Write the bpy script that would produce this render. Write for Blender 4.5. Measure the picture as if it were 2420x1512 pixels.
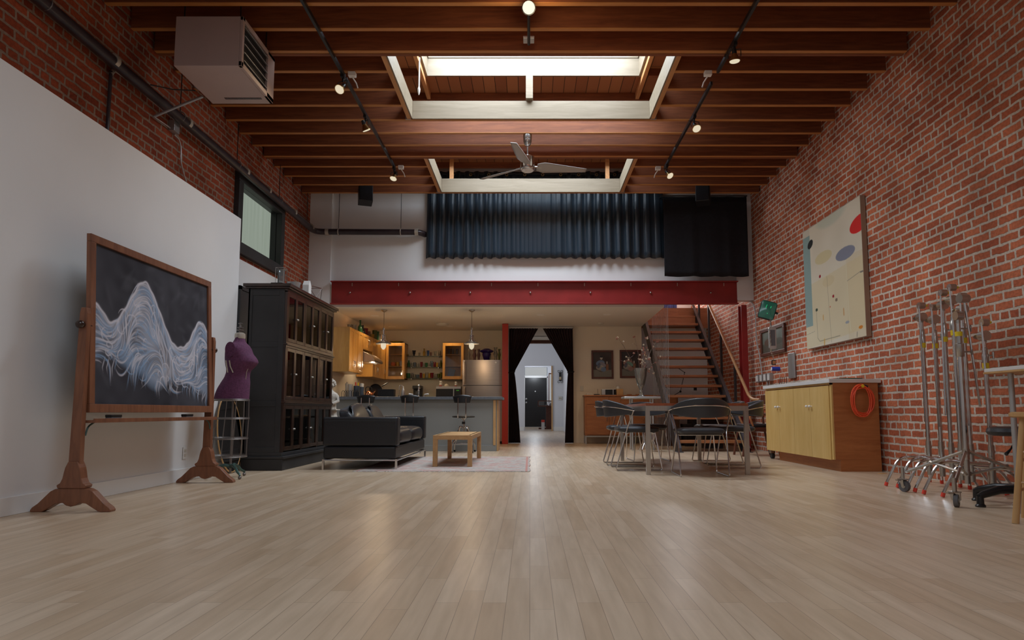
import bpy, math, random
import numpy as np
from mathutils import Vector, Matrix
for o in list(bpy.data.objects): bpy.data.objects.remove(o)
random.seed(7)
SC = bpy.context.scene
COL = SC.collection
PI = math.pi
# ---------------------------------------------------------------- camera, world, exposure
F, CXP, CYP, TH, HC = 1560., 1252., 825.5, math.atan(147.5/1560), .66
cd = bpy.data.cameras.new('camera'); cam = bpy.data.objects.new('camera', cd); COL.objects.link(cam)
cam.location = (0, 0, HC); cam.rotation_euler = (PI/2 + TH, 0, 0)
cd.sensor_width = 36; cd.lens = F/2420*36; cd.shift_x = -(CXP-1210)/2420; cd.shift_y = (CYP-756)/2420
cd.clip_start = .05; cd.clip_end = 200
SC.camera = cam
w = bpy.data.worlds.new('world'); SC.world = w; w.use_nodes = True
w.node_tree.nodes['Background'].inputs[0].default_value = (.55, .65, .8, 1)
w.node_tree.nodes['Background'].inputs[1].default_value = .3
vs = SC.view_settings
vs.view_transform = 'Standard'; vs.look = 'None'; vs.exposure = 0; vs.gamma = 1; vs.use_curve_mapping = False
def area(name, loc, rot, sx, sy, power, col=(1, 1, 1), spread=PI):
    l = bpy.data.lights.new(name, 'AREA'); l.shape = 'RECTANGLE'; l.size = sx; l.size_y = sy
    l.energy = power; l.color = col; l.spread = spread
    o = bpy.data.objects.new(name, l); COL.objects.link(o); o.location = loc; o.rotation_euler = rot; return o
DAY = (.80, .93, 1.06)
area('skylight_and_fill_light', (0, 7.57, 5.47), (0, 0, 0), 2.7, 1.25, 180, DAY)
area('skylight_and_fill_light', (0, 1.6, 4.36), (0, 0, 0), 3.0, 1.8, 86, DAY)  # added fill panel under the closed roof near the camera, no skylight above it
area('skylight_and_fill_light', (0, 10.1, 5.47), (0, 0, 0), 2.7, 1.1, 160, DAY)
area('street_window_daylight', (0, -3.85, 2.3), (PI/2, 0, 0), 7.0, 3.6, 14, (.9, .97, 1.0))
area('hall_window_daylight', (-2.45, 20.0, 1.9), (0, -PI/2, 0), 2.2, 3.6, 52, (.85, .92, 1.0))
area('loft_fill_light', (2.3, 15.9, 4.1), (-PI/2, 0, 0), 3.0, 1.2, 120, (.95, .97, 1.0))  # area light added in the loft to brighten the stairwell, no window there
def lamp(name, loc, power, col=(1, .72, .42), r=.03, kind='POINT', target=None, ang=1.6, blend=.5):
    l = bpy.data.lights.new(name, kind); l.energy = power; l.color = col; l.shadow_soft_size = r
    o = bpy.data.objects.new(name, l); COL.objects.link(o); o.location = loc
    if kind == 'SPOT':
        l.spot_size = ang; l.spot_blend = blend
        o.rotation_euler = (Vector(target)-Vector(loc)).to_track_quat('-Z', 'Y').to_euler()
    return o
# ---------------------------------------------------------------- helpers
def at(u, v, x=None, y=None, z=None):
    a = (u-CXP)/F; b = -(v-CYP)/F
    dx, dy, dz = a, math.cos(TH)-b*math.sin(TH), math.sin(TH)+b*math.cos(TH)
    t = (x/dx) if x is not None else (y/dy if y is not None else (z-HC)/dz)
    return Vector((dx*t, dy*t, HC+dz*t))
def mat(name, col, rough=.5, metal=0., spec=.5, noise=None, bump=None, coat=0., emit=None, alpha=None, sheen=0., aniso=0.):
    m = bpy.data.materials.new(name); m.use_nodes = True; nt = m.node_tree; N = nt.nodes; L = nt.links
    p = N['Principled BSDF']; I = p.inputs
    I['Base Color'].default_value = (*col, 1); I['Roughness'].default_value = rough; I['Metallic'].default_value = metal
    I['Specular IOR Level'].default_value = spec; I['Coat Weight'].default_value = coat; I['Coat Roughness'].default_value = .12
    if sheen: I['Sheen Weight'].default_value = sheen
    if emit: I['Emission Color'].default_value = (*emit[0], 1); I['Emission Strength'].default_value = emit[1]
    if noise or bump:
        tc = N.new('ShaderNodeTexCoord')
    if noise:
        sc, amt = noise[:2]; vec = noise[2] if len(noise) > 2 else (1, 1, 1)
        mp = N.new('ShaderNodeMapping'); mp.inputs['Scale'].default_value = vec; L.new(tc.outputs['Object'], mp.inputs[0])
        n = N.new('ShaderNodeTexNoise'); n.inputs['Scale'].default_value = sc; n.inputs['Detail'].default_value = 5; L.new(mp.outputs[0], n.inputs['Vector'])
        r = N.new('ShaderNodeValToRGB'); r.color_ramp.elements[0].position = .3; r.color_ramp.elements[1].position = .7
        r.color_ramp.elements[0].color = (*[max(0, c*(1-amt)) for c in col], 1); r.color_ramp.elements[1].color = (*[min(1, c*(1+amt)) for c in col], 1)
        L.new(n.outputs['Fac'], r.inputs[0]); L.new(r.outputs[0], I['Base Color'])
    if bump:
        n = N.new('ShaderNodeTexNoise'); n.inputs['Scale'].default_value = bump[0]; n.inputs['Detail'].default_value = 3; L.new(tc.outputs['Object'], n.inputs['Vector'])
        b = N.new('ShaderNodeBump'); b.inputs['Strength'].default_value = bump[1]; b.inputs['Distance'].default_value = .01
        L.new(n.outputs['Fac'], b.inputs['Height']); L.new(b.outputs[0], I['Normal'])
    return m
def wood(name, c1, c2, vec=(1, 1, 12), rough=.4, scale=3., coat=0., bump=.15):
    m = bpy.data.materials.new(name); m.use_nodes = True; nt = m.node_tree; N = nt.nodes; L = nt.links
    p = N['Principled BSDF']; p.inputs['Roughness'].default_value = rough; p.inputs['Coat Weight'].default_value = coat
    tc = N.new('ShaderNodeTexCoord'); mp = N.new('ShaderNodeMapping'); mp.inputs['Scale'].default_value = vec; L.new(tc.outputs['Object'], mp.inputs[0])
    n = N.new('ShaderNodeTexNoise'); n.inputs['Scale'].default_value = scale; n.inputs['Detail'].default_value = 6; n.inputs['Roughness'].default_value = .65; n.inputs['Distortion'].default_value = .6
    L.new(mp.outputs[0], n.inputs['Vector'])
    r = N.new('ShaderNodeValToRGB'); r.color_ramp.elements[0].position = .32; r.color_ramp.elements[1].position = .68
    r.color_ramp.elements[0].color = (*c1, 1); r.color_ramp.elements[1].color = (*c2, 1)
    L.new(n.outputs['Fac'], r.inputs[0]); L.new(r.outputs[0], p.inputs['Base Color'])
    b = N.new('ShaderNodeBump'); b.inputs['Strength'].default_value = bump; b.inputs['Distance'].default_value = .003
    L.new(n.outputs['Fac'], b.inputs['Height']); L.new(b.outputs[0], p.inputs['Normal'])
    return m
def glass(name, col=(1, 1, 1), rough=.02, gl=.12, dens=.0):
    """thin glass: mostly clear, tinted, with a fresnel reflection"""
    m = bpy.data.materials.new(name); m.use_nodes = True; nt = m.node_tree; N = nt.nodes; L = nt.links
    for n in list(N): N.remove(n)
    out = N.new('ShaderNodeOutputMaterial'); t = N.new('ShaderNodeBsdfTransparent'); t.inputs[0].default_value = (*col, 1)
    g = N.new('ShaderNodeBsdfGlossy'); g.inputs['Roughness'].default_value = rough
    d = N.new('ShaderNodeBsdfDiffuse'); d.inputs[0].default_value = (*col, 1)
    mx0 = N.new('ShaderNodeMixShader'); mx0.inputs[0].default_value = dens; L.new(t.outputs[0], mx0.inputs[1]); L.new(d.outputs[0], mx0.inputs[2])
    f = N.new('ShaderNodeFresnel'); f.inputs[0].default_value = 1.5
    mx = N.new('ShaderNodeMixShader'); L.new(f.outputs[0], mx.inputs[0]); L.new(mx0.outputs[0], mx.inputs[1]); L.new(g.outputs[0], mx.inputs[2])
    L.new(mx.outputs[0], out.inputs[0]); return m
def emis(name, col, s):
    m = bpy.data.materials.new(name); m.use_nodes = True; N = m.node_tree.nodes
    for n in list(N): N.remove(n)
    out = N.new('ShaderNodeOutputMaterial'); e = N.new('ShaderNodeEmission'); e.inputs[0].default_value = (*col, 1); e.inputs[1].default_value = s
    m.node_tree.links.new(e.outputs[0], out.inputs[0]); return m
def paintmat(name, rough=.6, bumpn=None):
    m = bpy.data.materials.new(name); m.use_nodes = True; N = m.node_tree.nodes; L = m.node_tree.links
    a = N.new('ShaderNodeAttribute'); a.attribute_name = 'paint'; L.new(a.outputs['Color'], N['Principled BSDF'].inputs['Base Color'])
    N['Principled BSDF'].inputs['Roughness'].default_value = rough; return m

class G:
    def __init__(s): s.v = []; s.f = []; s.M = Matrix.Identity(4)
    def add(s, vs_, fs, M=None):
        T = s.M @ M if M is not None else s.M
        b = len(s.v); s.v += [tuple(T @ Vector(p)) for p in vs_]; s.f += [tuple(b+i for i in f) for f in fs]; return s
    def box(s, x0, x1, y0, y1, z0, z1, M=None):
        vs_ = [(x, y, z) for x in (x0, x1) for y in (y0, y1) for z in (z0, z1)]
        return s.add(vs_, [(0, 1, 3, 2), (4, 6, 7, 5), (0, 4, 5, 1), (2, 3, 7, 6), (0, 2, 6, 4), (1, 5, 7, 3)], M)
    def cbox(s, c, d, M=None): return s.box(c[0]-d[0]/2, c[0]+d[0]/2, c[1]-d[1]/2, c[1]+d[1]/2, c[2]-d[2]/2, c[2]+d[2]/2, M)
    def tube(s, pts, r, n=10, cap=True, closed=False):
        pts = [Vector(p) for p in pts]; K = len(pts)
        rs = r if isinstance(r, (list, tuple)) else [r]*K
        vs_ = []; prev = None
        for i, p in enumerate(pts):
            if closed: t = pts[(i+1) % K]-pts[i-1]
            else: t = pts[min(i+1, K-1)]-pts[max(i-1, 0)]
            if t.length < 1e-9: t = Vector((0, 0, 1))
            t.normalize()
            if prev is None:
                a = Vector((0, 0, 1)) if abs(t.z) < .9 else Vector((1, 0, 0)); u = t.cross(a).normalized()
            else:
                u = prev-t*prev.dot(t); u = u.normalized() if u.length > 1e-6 else t.orthogonal().normalized()
            prev = u; w_ = t.cross(u)
            for k in range(n):
                an = 2*PI*k/n; vs_.append(p+(u*math.cos(an)+w_*math.sin(an))*rs[i])
        fs = []; m = K if closed else K-1
        for i in range(m):
            for k in range(n):
                a = i*n+k; b = i*n+(k+1) % n; j = ((i+1) % K)*n
                fs.append((a, b, j+(k+1) % n, j+k))
        if cap and not closed: fs += [tuple(range(n-1, -1, -1)), tuple((K-1)*n+k for k in range(n))]
        return s.add(vs_, fs)
    def cyl(s, a, b, r, n=16): return s.tube([a, b], r, n)
    def lathe(s, prof, c=(0, 0, 0), n=24, M=None, sx=1., sy=1.):
        vs_ = []; K = len(prof)
        for (r, z) in prof:
            for k in range(n):
                an = 2*PI*k/n; vs_.append((c[0]+max(r, 1e-4)*math.cos(an)*sx, c[1]+max(r, 1e-4)*math.sin(an)*sy, c[2]+z))
        fs = [(i*n+k, i*n+(k+1) % n, (i+1)*n+(k+1) % n, (i+1)*n+k) for i in range(K-1) for k in range(n)]
        fs += [tuple(range(n-1, -1, -1)), tuple((K-1)*n+k for k in range(n))]
        return s.add(vs_, fs, M)
    def sph(s, c, r, n=12, sz=1., sx=1., sy=1.):
        pr = [(math.sin(PI*i/n)*r, -math.cos(PI*i/n)*r*sz) for i in range(n+1)]
        return s.lathe(pr, c, n=max(10, n+4), sx=sx, sy=sy)
    def prism(s, poly, lo, hi, axis='y', M=None):
        """poly is a list of 2D points; axis is the extrusion axis"""
        def P(a, b, t): return {'x': (t, a, b), 'y': (a, t, b), 'z': (a, b, t)}[axis]
        n = len(poly); vs_ = [P(a, b, lo) for a, b in poly]+[P(a, b, hi) for a, b in poly]
        fs = [tuple(range(n)), tuple(range(2*n-1, n-1, -1))]+[(i, i+n, (i+1) % n+n, (i+1) % n) for i in range(n)]
        return s.add(vs_, fs, M)
    def grid(s, fn, nu, nv, closed_u=False):
        vs_ = [fn(i/(nu-1 if not closed_u else nu), j/(nv-1)) for j in range(nv) for i in range(nu)]
        fs = [(j*nu+i, j*nu+(i+1) % nu, (j+1)*nu+(i+1) % nu, (j+1)*nu+i) for j in range(nv-1) for i in range(nu if closed_u else nu-1)]
        return s.add(vs_, fs)
    def obj(s, name, m, parent=None, smooth=False, bevel=0., solid=0., sub=0, seg=2):
        me = bpy.data.meshes.new(name); me.from_pydata(s.v, [], s.f); me.update()
        import bmesh
        bm = bmesh.new(); bm.from_mesh(me); bmesh.ops.recalc_face_normals(bm, faces=bm.faces); bm.to_mesh(me); bm.free()
        if smooth: me.shade_smooth(); me.set_sharp_from_angle(angle=math.radians(42))
        me.materials.append(m)
        o = bpy.data.objects.new(name, me); COL.objects.link(o)
        if parent is not None: o.parent = parent
        if solid: q = o.modifiers.new('solid', 'SOLIDIFY'); q.thickness = solid
        if bevel: q = o.modifiers.new('bevel', 'BEVEL'); q.width = bevel; q.segments = seg; q.limit_method = 'ANGLE'
        if sub: q = o.modifiers.new('sub', 'SUBSURF'); q.levels = sub; q.render_levels = sub
        return o
def fillet(pts, r, n=5):
    pts = [Vector(p) for p in pts]; out = [pts[0]]
    for i in range(1, len(pts)-1):
        a, b, c = pts[i-1], pts[i], pts[i+1]
        d1 = (a-b); d2 = (c-b); k = min(r, d1.length*.45, d2.length*.45)
        p1 = b+d1.normalized()*k; p2 = b+d2.normalized()*k
        for j in range(n+1):
            t = j/n; out.append((1-t)**2*p1+2*t*(1-t)*b+t*t*p2)
    out.append(pts[-1]); return out
def tag(o, label, cat, group=None, kind=None):
    o['label'] = label; o['category'] = cat
    if group: o['group'] = group
    if kind: o['kind'] = kind
    return o
def thing(name, label, cat, loc=(0, 0, 0), rz=0., group=None):
    o = bpy.data.objects.new(name, None); COL.objects.link(o); o.location = loc; o.rotation_euler = (0, 0, rz); o.empty_display_size = .1
    return tag(o, label, cat, group)
def setloc(o, loc):
    """move a one-mesh thing's origin to its base without moving its shape"""
    v = Vector(loc)
    o.data.transform(Matrix.Translation(-v)); o.location = v; return o
def struct(o): o['kind'] = 'structure'; return o
def dup(o, loc=None, rz=None, label=None, group=None, parent=None):
    c = o.copy(); COL.objects.link(c)
    if parent is not None: c.parent = parent; c.matrix_parent_inverse = o.matrix_parent_inverse
    if loc is not None: c.location = loc
    if rz is not None: c.rotation_euler = (0, 0, rz)
    if label: c['label'] = label
    if group: c['group'] = group
    for ch in [k for k in bpy.data.objects if k.parent == o]: dup(ch, parent=c)
    return c
# ---------------------------------------------------------------- materials
def brickmat(name, c1, c2, cm, axis='y'):
    m = bpy.data.materials.new(name); m.use_nodes = True; nt = m.node_tree; N = nt.nodes; L = nt.links
    p = N['Principled BSDF']; p.inputs['Roughness'].default_value = .8; p.inputs['Specular IOR Level'].default_value = .25
    tc = N.new('ShaderNodeTexCoord'); sp = N.new('ShaderNodeSeparateXYZ'); L.new(tc.outputs['Object'], sp.inputs[0])
    cb = N.new('ShaderNodeCombineXYZ'); L.new(sp.outputs[1 if axis == 'y' else 0], cb.inputs[0]); L.new(sp.outputs[2], cb.inputs[1])
    n0 = N.new('ShaderNodeTexNoise'); n0.inputs['Scale'].default_value = 11; n0.inputs['Detail'].default_value = 3; L.new(cb.outputs[0], n0.inputs['Vector'])
    ms = N.new('ShaderNodeVectorMath'); ms.operation = 'SUBTRACT'; L.new(n0.outputs['Color'], ms.inputs[0]); ms.inputs[1].default_value = (.5, .5, .5)
    sc = N.new('ShaderNodeVectorMath'); sc.operation = 'SCALE'; L.new(ms.outputs[0], sc.inputs[0]); sc.inputs['Scale'].default_value = .026
    ad = N.new('ShaderNodeVectorMath'); ad.operation = 'ADD'; L.new(cb.outputs[0], ad.inputs[0]); L.new(sc.outputs[0], ad.inputs[1])
    b = N.new('ShaderNodeTexBrick'); L.new(ad.outputs[0], b.inputs['Vector'])
    b.offset = .5; b.offset_frequency = 2; b.squash = .5; b.squash_frequency = 6
    b.inputs['Scale'].default_value = 1; b.inputs['Brick Width'].default_value = .222; b.inputs['Row Height'].default_value = .079
    b.inputs['Mortar Size'].default_value = .0125; b.inputs['Mortar Smooth'].default_value = .25; b.inputs['Bias'].default_value = 0
    b.inputs['Color1'].default_value = (*c1, 1); b.inputs['Color2'].default_value = (*c2, 1); b.inputs['Mortar'].default_value = (*cm, 1)
    n1 = N.new('ShaderNodeTexNoise'); n1.inputs['Scale'].default_value = 2.2; n1.inputs['Detail'].default_value = 8; L.new(cb.outputs[0], n1.inputs['Vector'])
    r1 = N.new('ShaderNodeValToRGB'); r1.color_ramp.elements[0].position = .3; r1.color_ramp.elements[0].color = (.75, .70, .66, 1); r1.color_ramp.elements[1].position = .7; r1.color_ramp.elements[1].color = (1.25, 1.2, 1.15, 1)
    L.new(n1.outputs['Fac'], r1.inputs[0])
    mx = N.new('ShaderNodeMix'); mx.data_type = 'RGBA'; mx.blend_type = 'MULTIPLY'; mx.inputs[0].default_value = 1
    L.new(b.outputs['Color'], mx.inputs[6]); L.new(r1.outputs[0], mx.inputs[7])
    n2 = N.new('ShaderNodeTexNoise'); n2.inputs['Scale'].default_value = 38; n2.inputs['Detail'].default_value = 4; L.new(cb.outputs[0], n2.inputs['Vector'])
    r2 = N.new('ShaderNodeValToRGB'); r2.color_ramp.elements[0].position = .38; r2.color_ramp.elements[0].color = (.75, .75, .75, 1); r2.color_ramp.elements[1].position = .6; r2.color_ramp.elements[1].color = (1.1, 1.1, 1.1, 1)
    L.new(n2.outputs['Fac'], r2.inputs[0])
    mx2 = N.new('ShaderNodeMix'); mx2.data_type = 'RGBA'; mx2.blend_type = 'MULTIPLY'; mx2.inputs[0].default_value = .7
    L.new(mx.outputs[2], mx2.inputs[6]); L.new(r2.outputs[0], mx2.inputs[7]); L.new(mx2.outputs[2], p.inputs['Base Color'])
    inv = N.new('ShaderNodeMath'); inv.operation = 'SUBTRACT'; inv.inputs[0].default_value = 1; L.new(b.outputs['Fac'], inv.inputs[1])
    am = N.new('ShaderNodeMath'); am.operation = 'MULTIPLY_ADD'; L.new(n2.outputs['Fac'], am.inputs[0]); am.inputs[1].default_value = .35; L.new(inv.outputs[0], am.inputs[2])
    bp = N.new('ShaderNodeBump'); bp.inputs['Strength'].default_value = .7; bp.inputs['Distance'].default_value = .012; L.new(am.outputs[0], bp.inputs['Height']); L.new(bp.outputs[0], p.inputs['Normal'])
    return m
def deckmat():
    m = bpy.data.materials.new('roof_planks'); m.use_nodes = True; nt = m.node_tree; N = nt.nodes; L = nt.links
    p = N['Principled BSDF']; p.inputs['Roughness'].default_value = .65
    tc = N.new('ShaderNodeTexCoord'); sp = N.new('ShaderNodeSeparateXYZ'); L.new(tc.outputs['Object'], sp.inputs[0])
    cb = N.new('ShaderNodeCombineXYZ'); L.new(sp.outputs[1], cb.inputs[0]); L.new(sp.outputs[0], cb.inputs[1])
    b = N.new('ShaderNodeTexBrick'); L.new(cb.outputs[0], b.inputs['Vector']); b.offset = .4
    b.inputs['Scale'].default_value = 1; b.inputs['Brick Width'].default_value = 3.1; b.inputs['Row Height'].default_value = .155; b.inputs['Mortar Size'].default_value = .004; b.inputs['Mortar Smooth'].default_value = .1
    b.inputs['Color1'].default_value = (.40, .16, .06, 1); b.inputs['Color2'].default_value = (.26, .085, .032, 1); b.inputs['Mortar'].default_value = (.03, .012, .006, 1)
    L.new(b.outputs['Color'], p.inputs['Base Color']); bp = N.new('ShaderNodeBump'); bp.inputs['Distance'].default_value = .006; bp.invert = True; L.new(b.outputs['Fac'], bp.inputs['Height']); L.new(bp.outputs[0], p.inputs['Normal']); return m
def floormat():
    m = bpy.data.materials.new('maple_strip_floor'); m.use_nodes = True; nt = m.node_tree; N = nt.nodes; L = nt.links
    p = N['Principled BSDF']; p.inputs['Roughness'].default_value = .3; p.inputs['Specular IOR Level'].default_value = .5
    tc = N.new('ShaderNodeTexCoord'); sp = N.new('ShaderNodeSeparateXYZ'); L.new(tc.outputs['Object'], sp.inputs[0])
    cb = N.new('ShaderNodeCombineXYZ'); L.new(sp.outputs[1], cb.inputs[0]); L.new(sp.outputs[0], cb.inputs[1])
    b = N.new('ShaderNodeTexBrick'); L.new(cb.outputs[0], b.inputs['Vector']); b.offset = .37; b.offset_frequency = 2; b.squash = .7; b.squash_frequency = 3
    b.inputs['Scale'].default_value = 1; b.inputs['Brick Width'].default_value = .9; b.inputs['Row Height'].default_value = .082
    b.inputs['Mortar Size'].default_value = .0012; b.inputs['Mortar Smooth'].default_value = .2; b.inputs['Bias'].default_value = -.1
    b.inputs['Color1'].default_value = (.65, .505, .365, 1); b.inputs['Color2'].default_value = (.55, .40, .265, 1); b.inputs['Mortar'].default_value = (.36, .26, .18, 1)
    mp = N.new('ShaderNodeMapping'); mp.inputs['Scale'].default_value = (14, 1.2, 1); L.new(tc.outputs['Object'], mp.inputs[0])
    n = N.new('ShaderNodeTexNoise'); n.inputs['Scale'].default_value = 2; n.inputs['Detail'].default_value = 6; L.new(mp.outputs[0], n.inputs['Vector'])
    r = N.new('ShaderNodeValToRGB'); r.color_ramp.elements[0].position = .3; r.color_ramp.elements[0].color = (.87, .84, .8, 1); r.color_ramp.elements[1].position = .7; r.color_ramp.elements[1].color = (1.06, 1.05, 1.04, 1)
    L.new(n.outputs['Fac'], r.inputs[0])
    mx = N.new('ShaderNodeMix'); mx.data_type = 'RGBA'; mx.blend_type = 'MULTIPLY'; mx.inputs[0].default_value = 1
    L.new(b.outputs['Color'], mx.inputs[6]); L.new(r.outputs[0], mx.inputs[7]); L.new(mx.outputs[2], p.inputs['Base Color'])
    n3 = N.new('ShaderNodeTexNoise'); n3.inputs['Scale'].default_value = 3; n3.inputs['Detail'].default_value = 3; L.new(tc.outputs['Object'], n3.inputs['Vector'])
    mr = N.new('ShaderNodeMapRange'); mr.inputs[3].default_value = .29; mr.inputs[4].default_value = .33; L.new(n3.outputs['Fac'], mr.inputs[0]); L.new(mr.outputs[0], p.inputs['Roughness'])
    bp = N.new('ShaderNodeBump'); bp.inputs['Strength'].default_value = .04; bp.inputs['Distance'].default_value = .001; L.new(b.outputs['Fac'], bp.inputs['Height']); bp.invert = True; L.new(bp.outputs[0], p.inputs['Normal'])
    return m
M_ = dict(
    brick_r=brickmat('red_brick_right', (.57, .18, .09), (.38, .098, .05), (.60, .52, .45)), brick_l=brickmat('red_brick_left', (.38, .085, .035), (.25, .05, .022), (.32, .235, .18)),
    floor=floormat(),
    white=mat('white_plaster', (.80, .79, .78), .75, noise=(1.5, .02), bump=(60, .03)),
    cream=mat('cream_plaster', (.80, .70, .56), .8, noise=(1.5, .03)),
    ceilw=mat('kitchen_ceiling_paint', (.72, .67, .60), .8),
    hallw=mat('hall_plaster', (.70, .70, .73), .8),
    trimw=mat('white_trim', (.8, .78, .75), .45),
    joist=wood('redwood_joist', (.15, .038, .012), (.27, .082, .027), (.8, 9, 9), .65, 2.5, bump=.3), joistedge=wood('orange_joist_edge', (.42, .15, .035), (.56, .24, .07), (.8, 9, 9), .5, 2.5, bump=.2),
    header=wood('pale_painted_header', (.20, .155, .10), (.27, .215, .15), (.8, 9, 9), .5, 2.0, bump=.1),
    trimmer=wood('orange_fir_trimmer', (.50, .22, .08), (.66, .33, .13), (9, .8, 9), .5, 2.0),
    deck=deckmat(),
    chalkwood=wood('easel_oak', (.16, .055, .025), (.27, .105, .05), (8, 8, 1), .42, 3, coat=.2),
    beamred=mat('beam_red_paint', (.30, .022, .02), .4, noise=(3, .15), bump=(20, .05)),
    colred=mat('column_red_paint', (.42, .028, .014), .45),
    blackmetal=mat('black_metal', (.012, .012, .013), .4, spec=.5),
    blackpipe=mat('black_iron_pipe', (.035, .024, .028), .32, noise=(6, .3)),
    clamp=mat('pale_clamp_metal', (.55, .5, .42), .4, .4),
    chrome=mat('chrome', (.62, .60, .59), .16, 1.),
    steel=mat('brushed_steel', (.50, .46, .42), .34, 1., noise=(2, .08, (40, 1, 1))),
    satin=mat('satin_nickel', (.50, .48, .45), .28, 1.),
    galv=mat('galvanized', (.5, .5, .5), .42, .8),
    blackleather=mat('black_leather', (.012, .012, .015), .4, bump=(90, .12), coat=.04),
    chairleather=mat('charcoal_leather', (.035, .034, .038), .42, bump=(90, .1)),
    rubber=mat('black_rubber', (.015, .015, .015), .7),
    greyrub=mat('grey_rubber', (.12, .115, .12), .6),
    yellow=mat('yellow_plastic', (.75, .55, .02), .4),
    redcap=mat('red_rubber', (.75, .06, .03), .5),
    bookblack=mat('black_painted_wood', (.026, .025, .026), .5, noise=(3, .3), bump=(30, .06)),
    bookbrown=wood('dark_brown_wood', (.014, .006, .004), (.050, .017, .007), (5, 5, 1), .3, 3, coat=.35),
    glass=glass('clear_pane', (.96, .96, .96)),
    brass=mat('brass', (.55, .38, .16), .3, 1.),
    navy=mat('navy_velvet', (.010, .021, .034), .36, sheen=.15, noise=(3, .2, (1, 1, .2))),
    blackcloth=mat('black_cloth', (.008, .007, .010), .9, noise=(20, .3)),
    plumcloth=mat('dark_plum_cloth', (.030, .012, .015), .85, noise=(20, .3)),
    cabwood=wood('honey_maple_cabinet', (.50, .23, .045), (.64, .33, .08), (5, 5, .8), .32, 2.5, coat=.25, bump=.05),
    tablewood=wood('beech_table', (.46, .245, .095), (.58, .34, .15), (6, 1, 6), .38, 2.5, bump=.06),
    cherry=wood('cherry_table_top', (.26, .06, .02), (.42, .11, .04), (5, 1, 5), .3, 3, coat=.2),
    oakstair=wood('oak_stair_tread', (.34, .12, .045), (.50, .20, .08), (1, 8, 8), .4, 3),
    rail=wood('oak_handrail', (.40, .19, .08), (.54, .28, .12), (4, 1, 4), .4, 3),
    stairmetal=mat('grey_painted_steel', (.075, .07, .078), .42, noise=(4, .2)),
    stairdark=mat('dark_painted_steel', (.022, .016, .016), .45),
    sideboard=wood('teak_sideboard', (.30, .105, .035), (.42, .16, .055), (1, 5, 7), .42, 3),
    islegrey=mat('grey_island_paint', (.25, .25, .235), .55),
    isletop=mat('grey_countertop', (.13, .14, .155), .35, noise=(30, .15)),
    stainless=mat('fridge_steel', (.38, .31, .26), .3, 1., noise=(1, .05, (1, 1, 60))),
    dark=mat('dark_plastic', (.014, .013, .013), .3),
    heater=mat('heater_enamel', (.48, .36, .33), .45, noise=(3, .04)),
    purple=mat('purple_linen', (.115, .032, .085), .85, noise=(60, .25), bump=(160, .2)),
    greencast=mat('green_cast_iron', (.04, .09, .075), .45, noise=(12, .4)),
    wire=mat('aged_wire', (.22, .20, .19), .4, .7),
    plyw=wood('mahogany_plywood', (.36, .12, .035), (.50, .19, .06), (1, 1, 7), .42, 2.2),
    pine=wood('yellow_varnished_pine', (.62, .38, .115), (.72, .48, .18), (4, 4, .6), .4, 2.0, bump=.05),
    laminate=mat('white_laminate', (.7, .68, .66), .35),
    orange=mat('orange_cable', (.85, .10, .03), .45),
    stone=mat('pale_plaster_stone', (.62, .56, .48), .8, noise=(14, .18), bump=(40, .2)),
    fanblade=mat('fan_blade_grey', (.42, .39, .36), .4),
    bulb=emis('lit_bulb', (1.0, .93, .84), .55),
    warm=emis('warm_bulb', (1.0, .86, .62), .75),
    oakstool=wood('stool_oak', (.50, .28, .11), (.62, .37, .16), (4, 4, 1), .4, 3),
    picframe=wood('red_brown_frame', (.08, .022, .012), (.15, .045, .022), (4, 4, 4), .4, 3),
    ivory=mat('ivory_plastic', (.62, .58, .5), .5),
)
for nm in ('chrome',): pass
# ================================================================ STRUCTURE
WL, WR = -3.92, 3.95          # brick faces
def S(name, g, m, **k): return struct(g.obj(name, m, **k))
S('floor', G().box(-4.2, 4.2, -4, 31, -.1, 0), M_['floor'])
g = G(); y0, y1, z0, z1 = 8.62, 10.06, 2.90, 3.77   # window hole
g.box(-4.15, WL, -4, y0, 0, 5.1).box(-4.15, WL, y1, 16, 0, 5.1).box(-4.15, WL, y0, y1, 0, z0).box(-4.15, WL, y0, y1, z1, 5.1)
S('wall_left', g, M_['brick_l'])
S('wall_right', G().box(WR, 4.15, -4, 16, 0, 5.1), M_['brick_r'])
S('wall_left_partition', G().box(WL, -3.33, -4, 7.44, 0, 2.875), M_['white'])
S('wall_left_lower_panel', G().box(WL, WL+.03, 7.44, 11.5, 0, 2.70), M_['white'])
S('baseboard_left', G().box(-3.33, -3.316, -4, 7.44, 0, .12), M_['trimw'], bevel=.004)
S('wall_behind_camera', G().box(-4.15, 4.15, -4.15, -4, 0, 5.1), M_['white'])
# back upper wall over the beam, side returns
g = G().box(-3.56, 3.66, 11.55, 11.7, 2.88, 5.05).box(WL, -3.53, 11.5, 11.7, 0, 5.05).box(3.655, WR, 11.5, 11.7, 2.62, 5.05)
S('wall_back_upper', g, M_['white'])
S('wall_kitchen_left', G().box(-3.9, -3.53, 11.7, 14.9, 0, 2.5), M_['cream'])
S('wall_kitchen_back', G().box(-3.9, -.45, 14.9, 15.0, 0, 2.5), M_['cream'])
S('wall_kitchen_right', G().box(-.55, -.47, 13.84, 14.9, 0, 2.5), M_['cream'])
S('wall_back_right', G().box(.93, 2.42, 14.2, 14.34, 0, 2.5), M_['cream'])
S('wall_behind_stairs', G().box(2.40, WR, 14.66, 14.78, 0, 2.9), M_['white'])
S('ceiling_kitchen', G().prism([(-3.9, 11.52), (2.37, 11.52), (2.42, 14.3), (WR, 14.3), (WR, 16), (-3.9, 16)], 2.5, 2.9, 'z'), M_['ceilw'])
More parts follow.
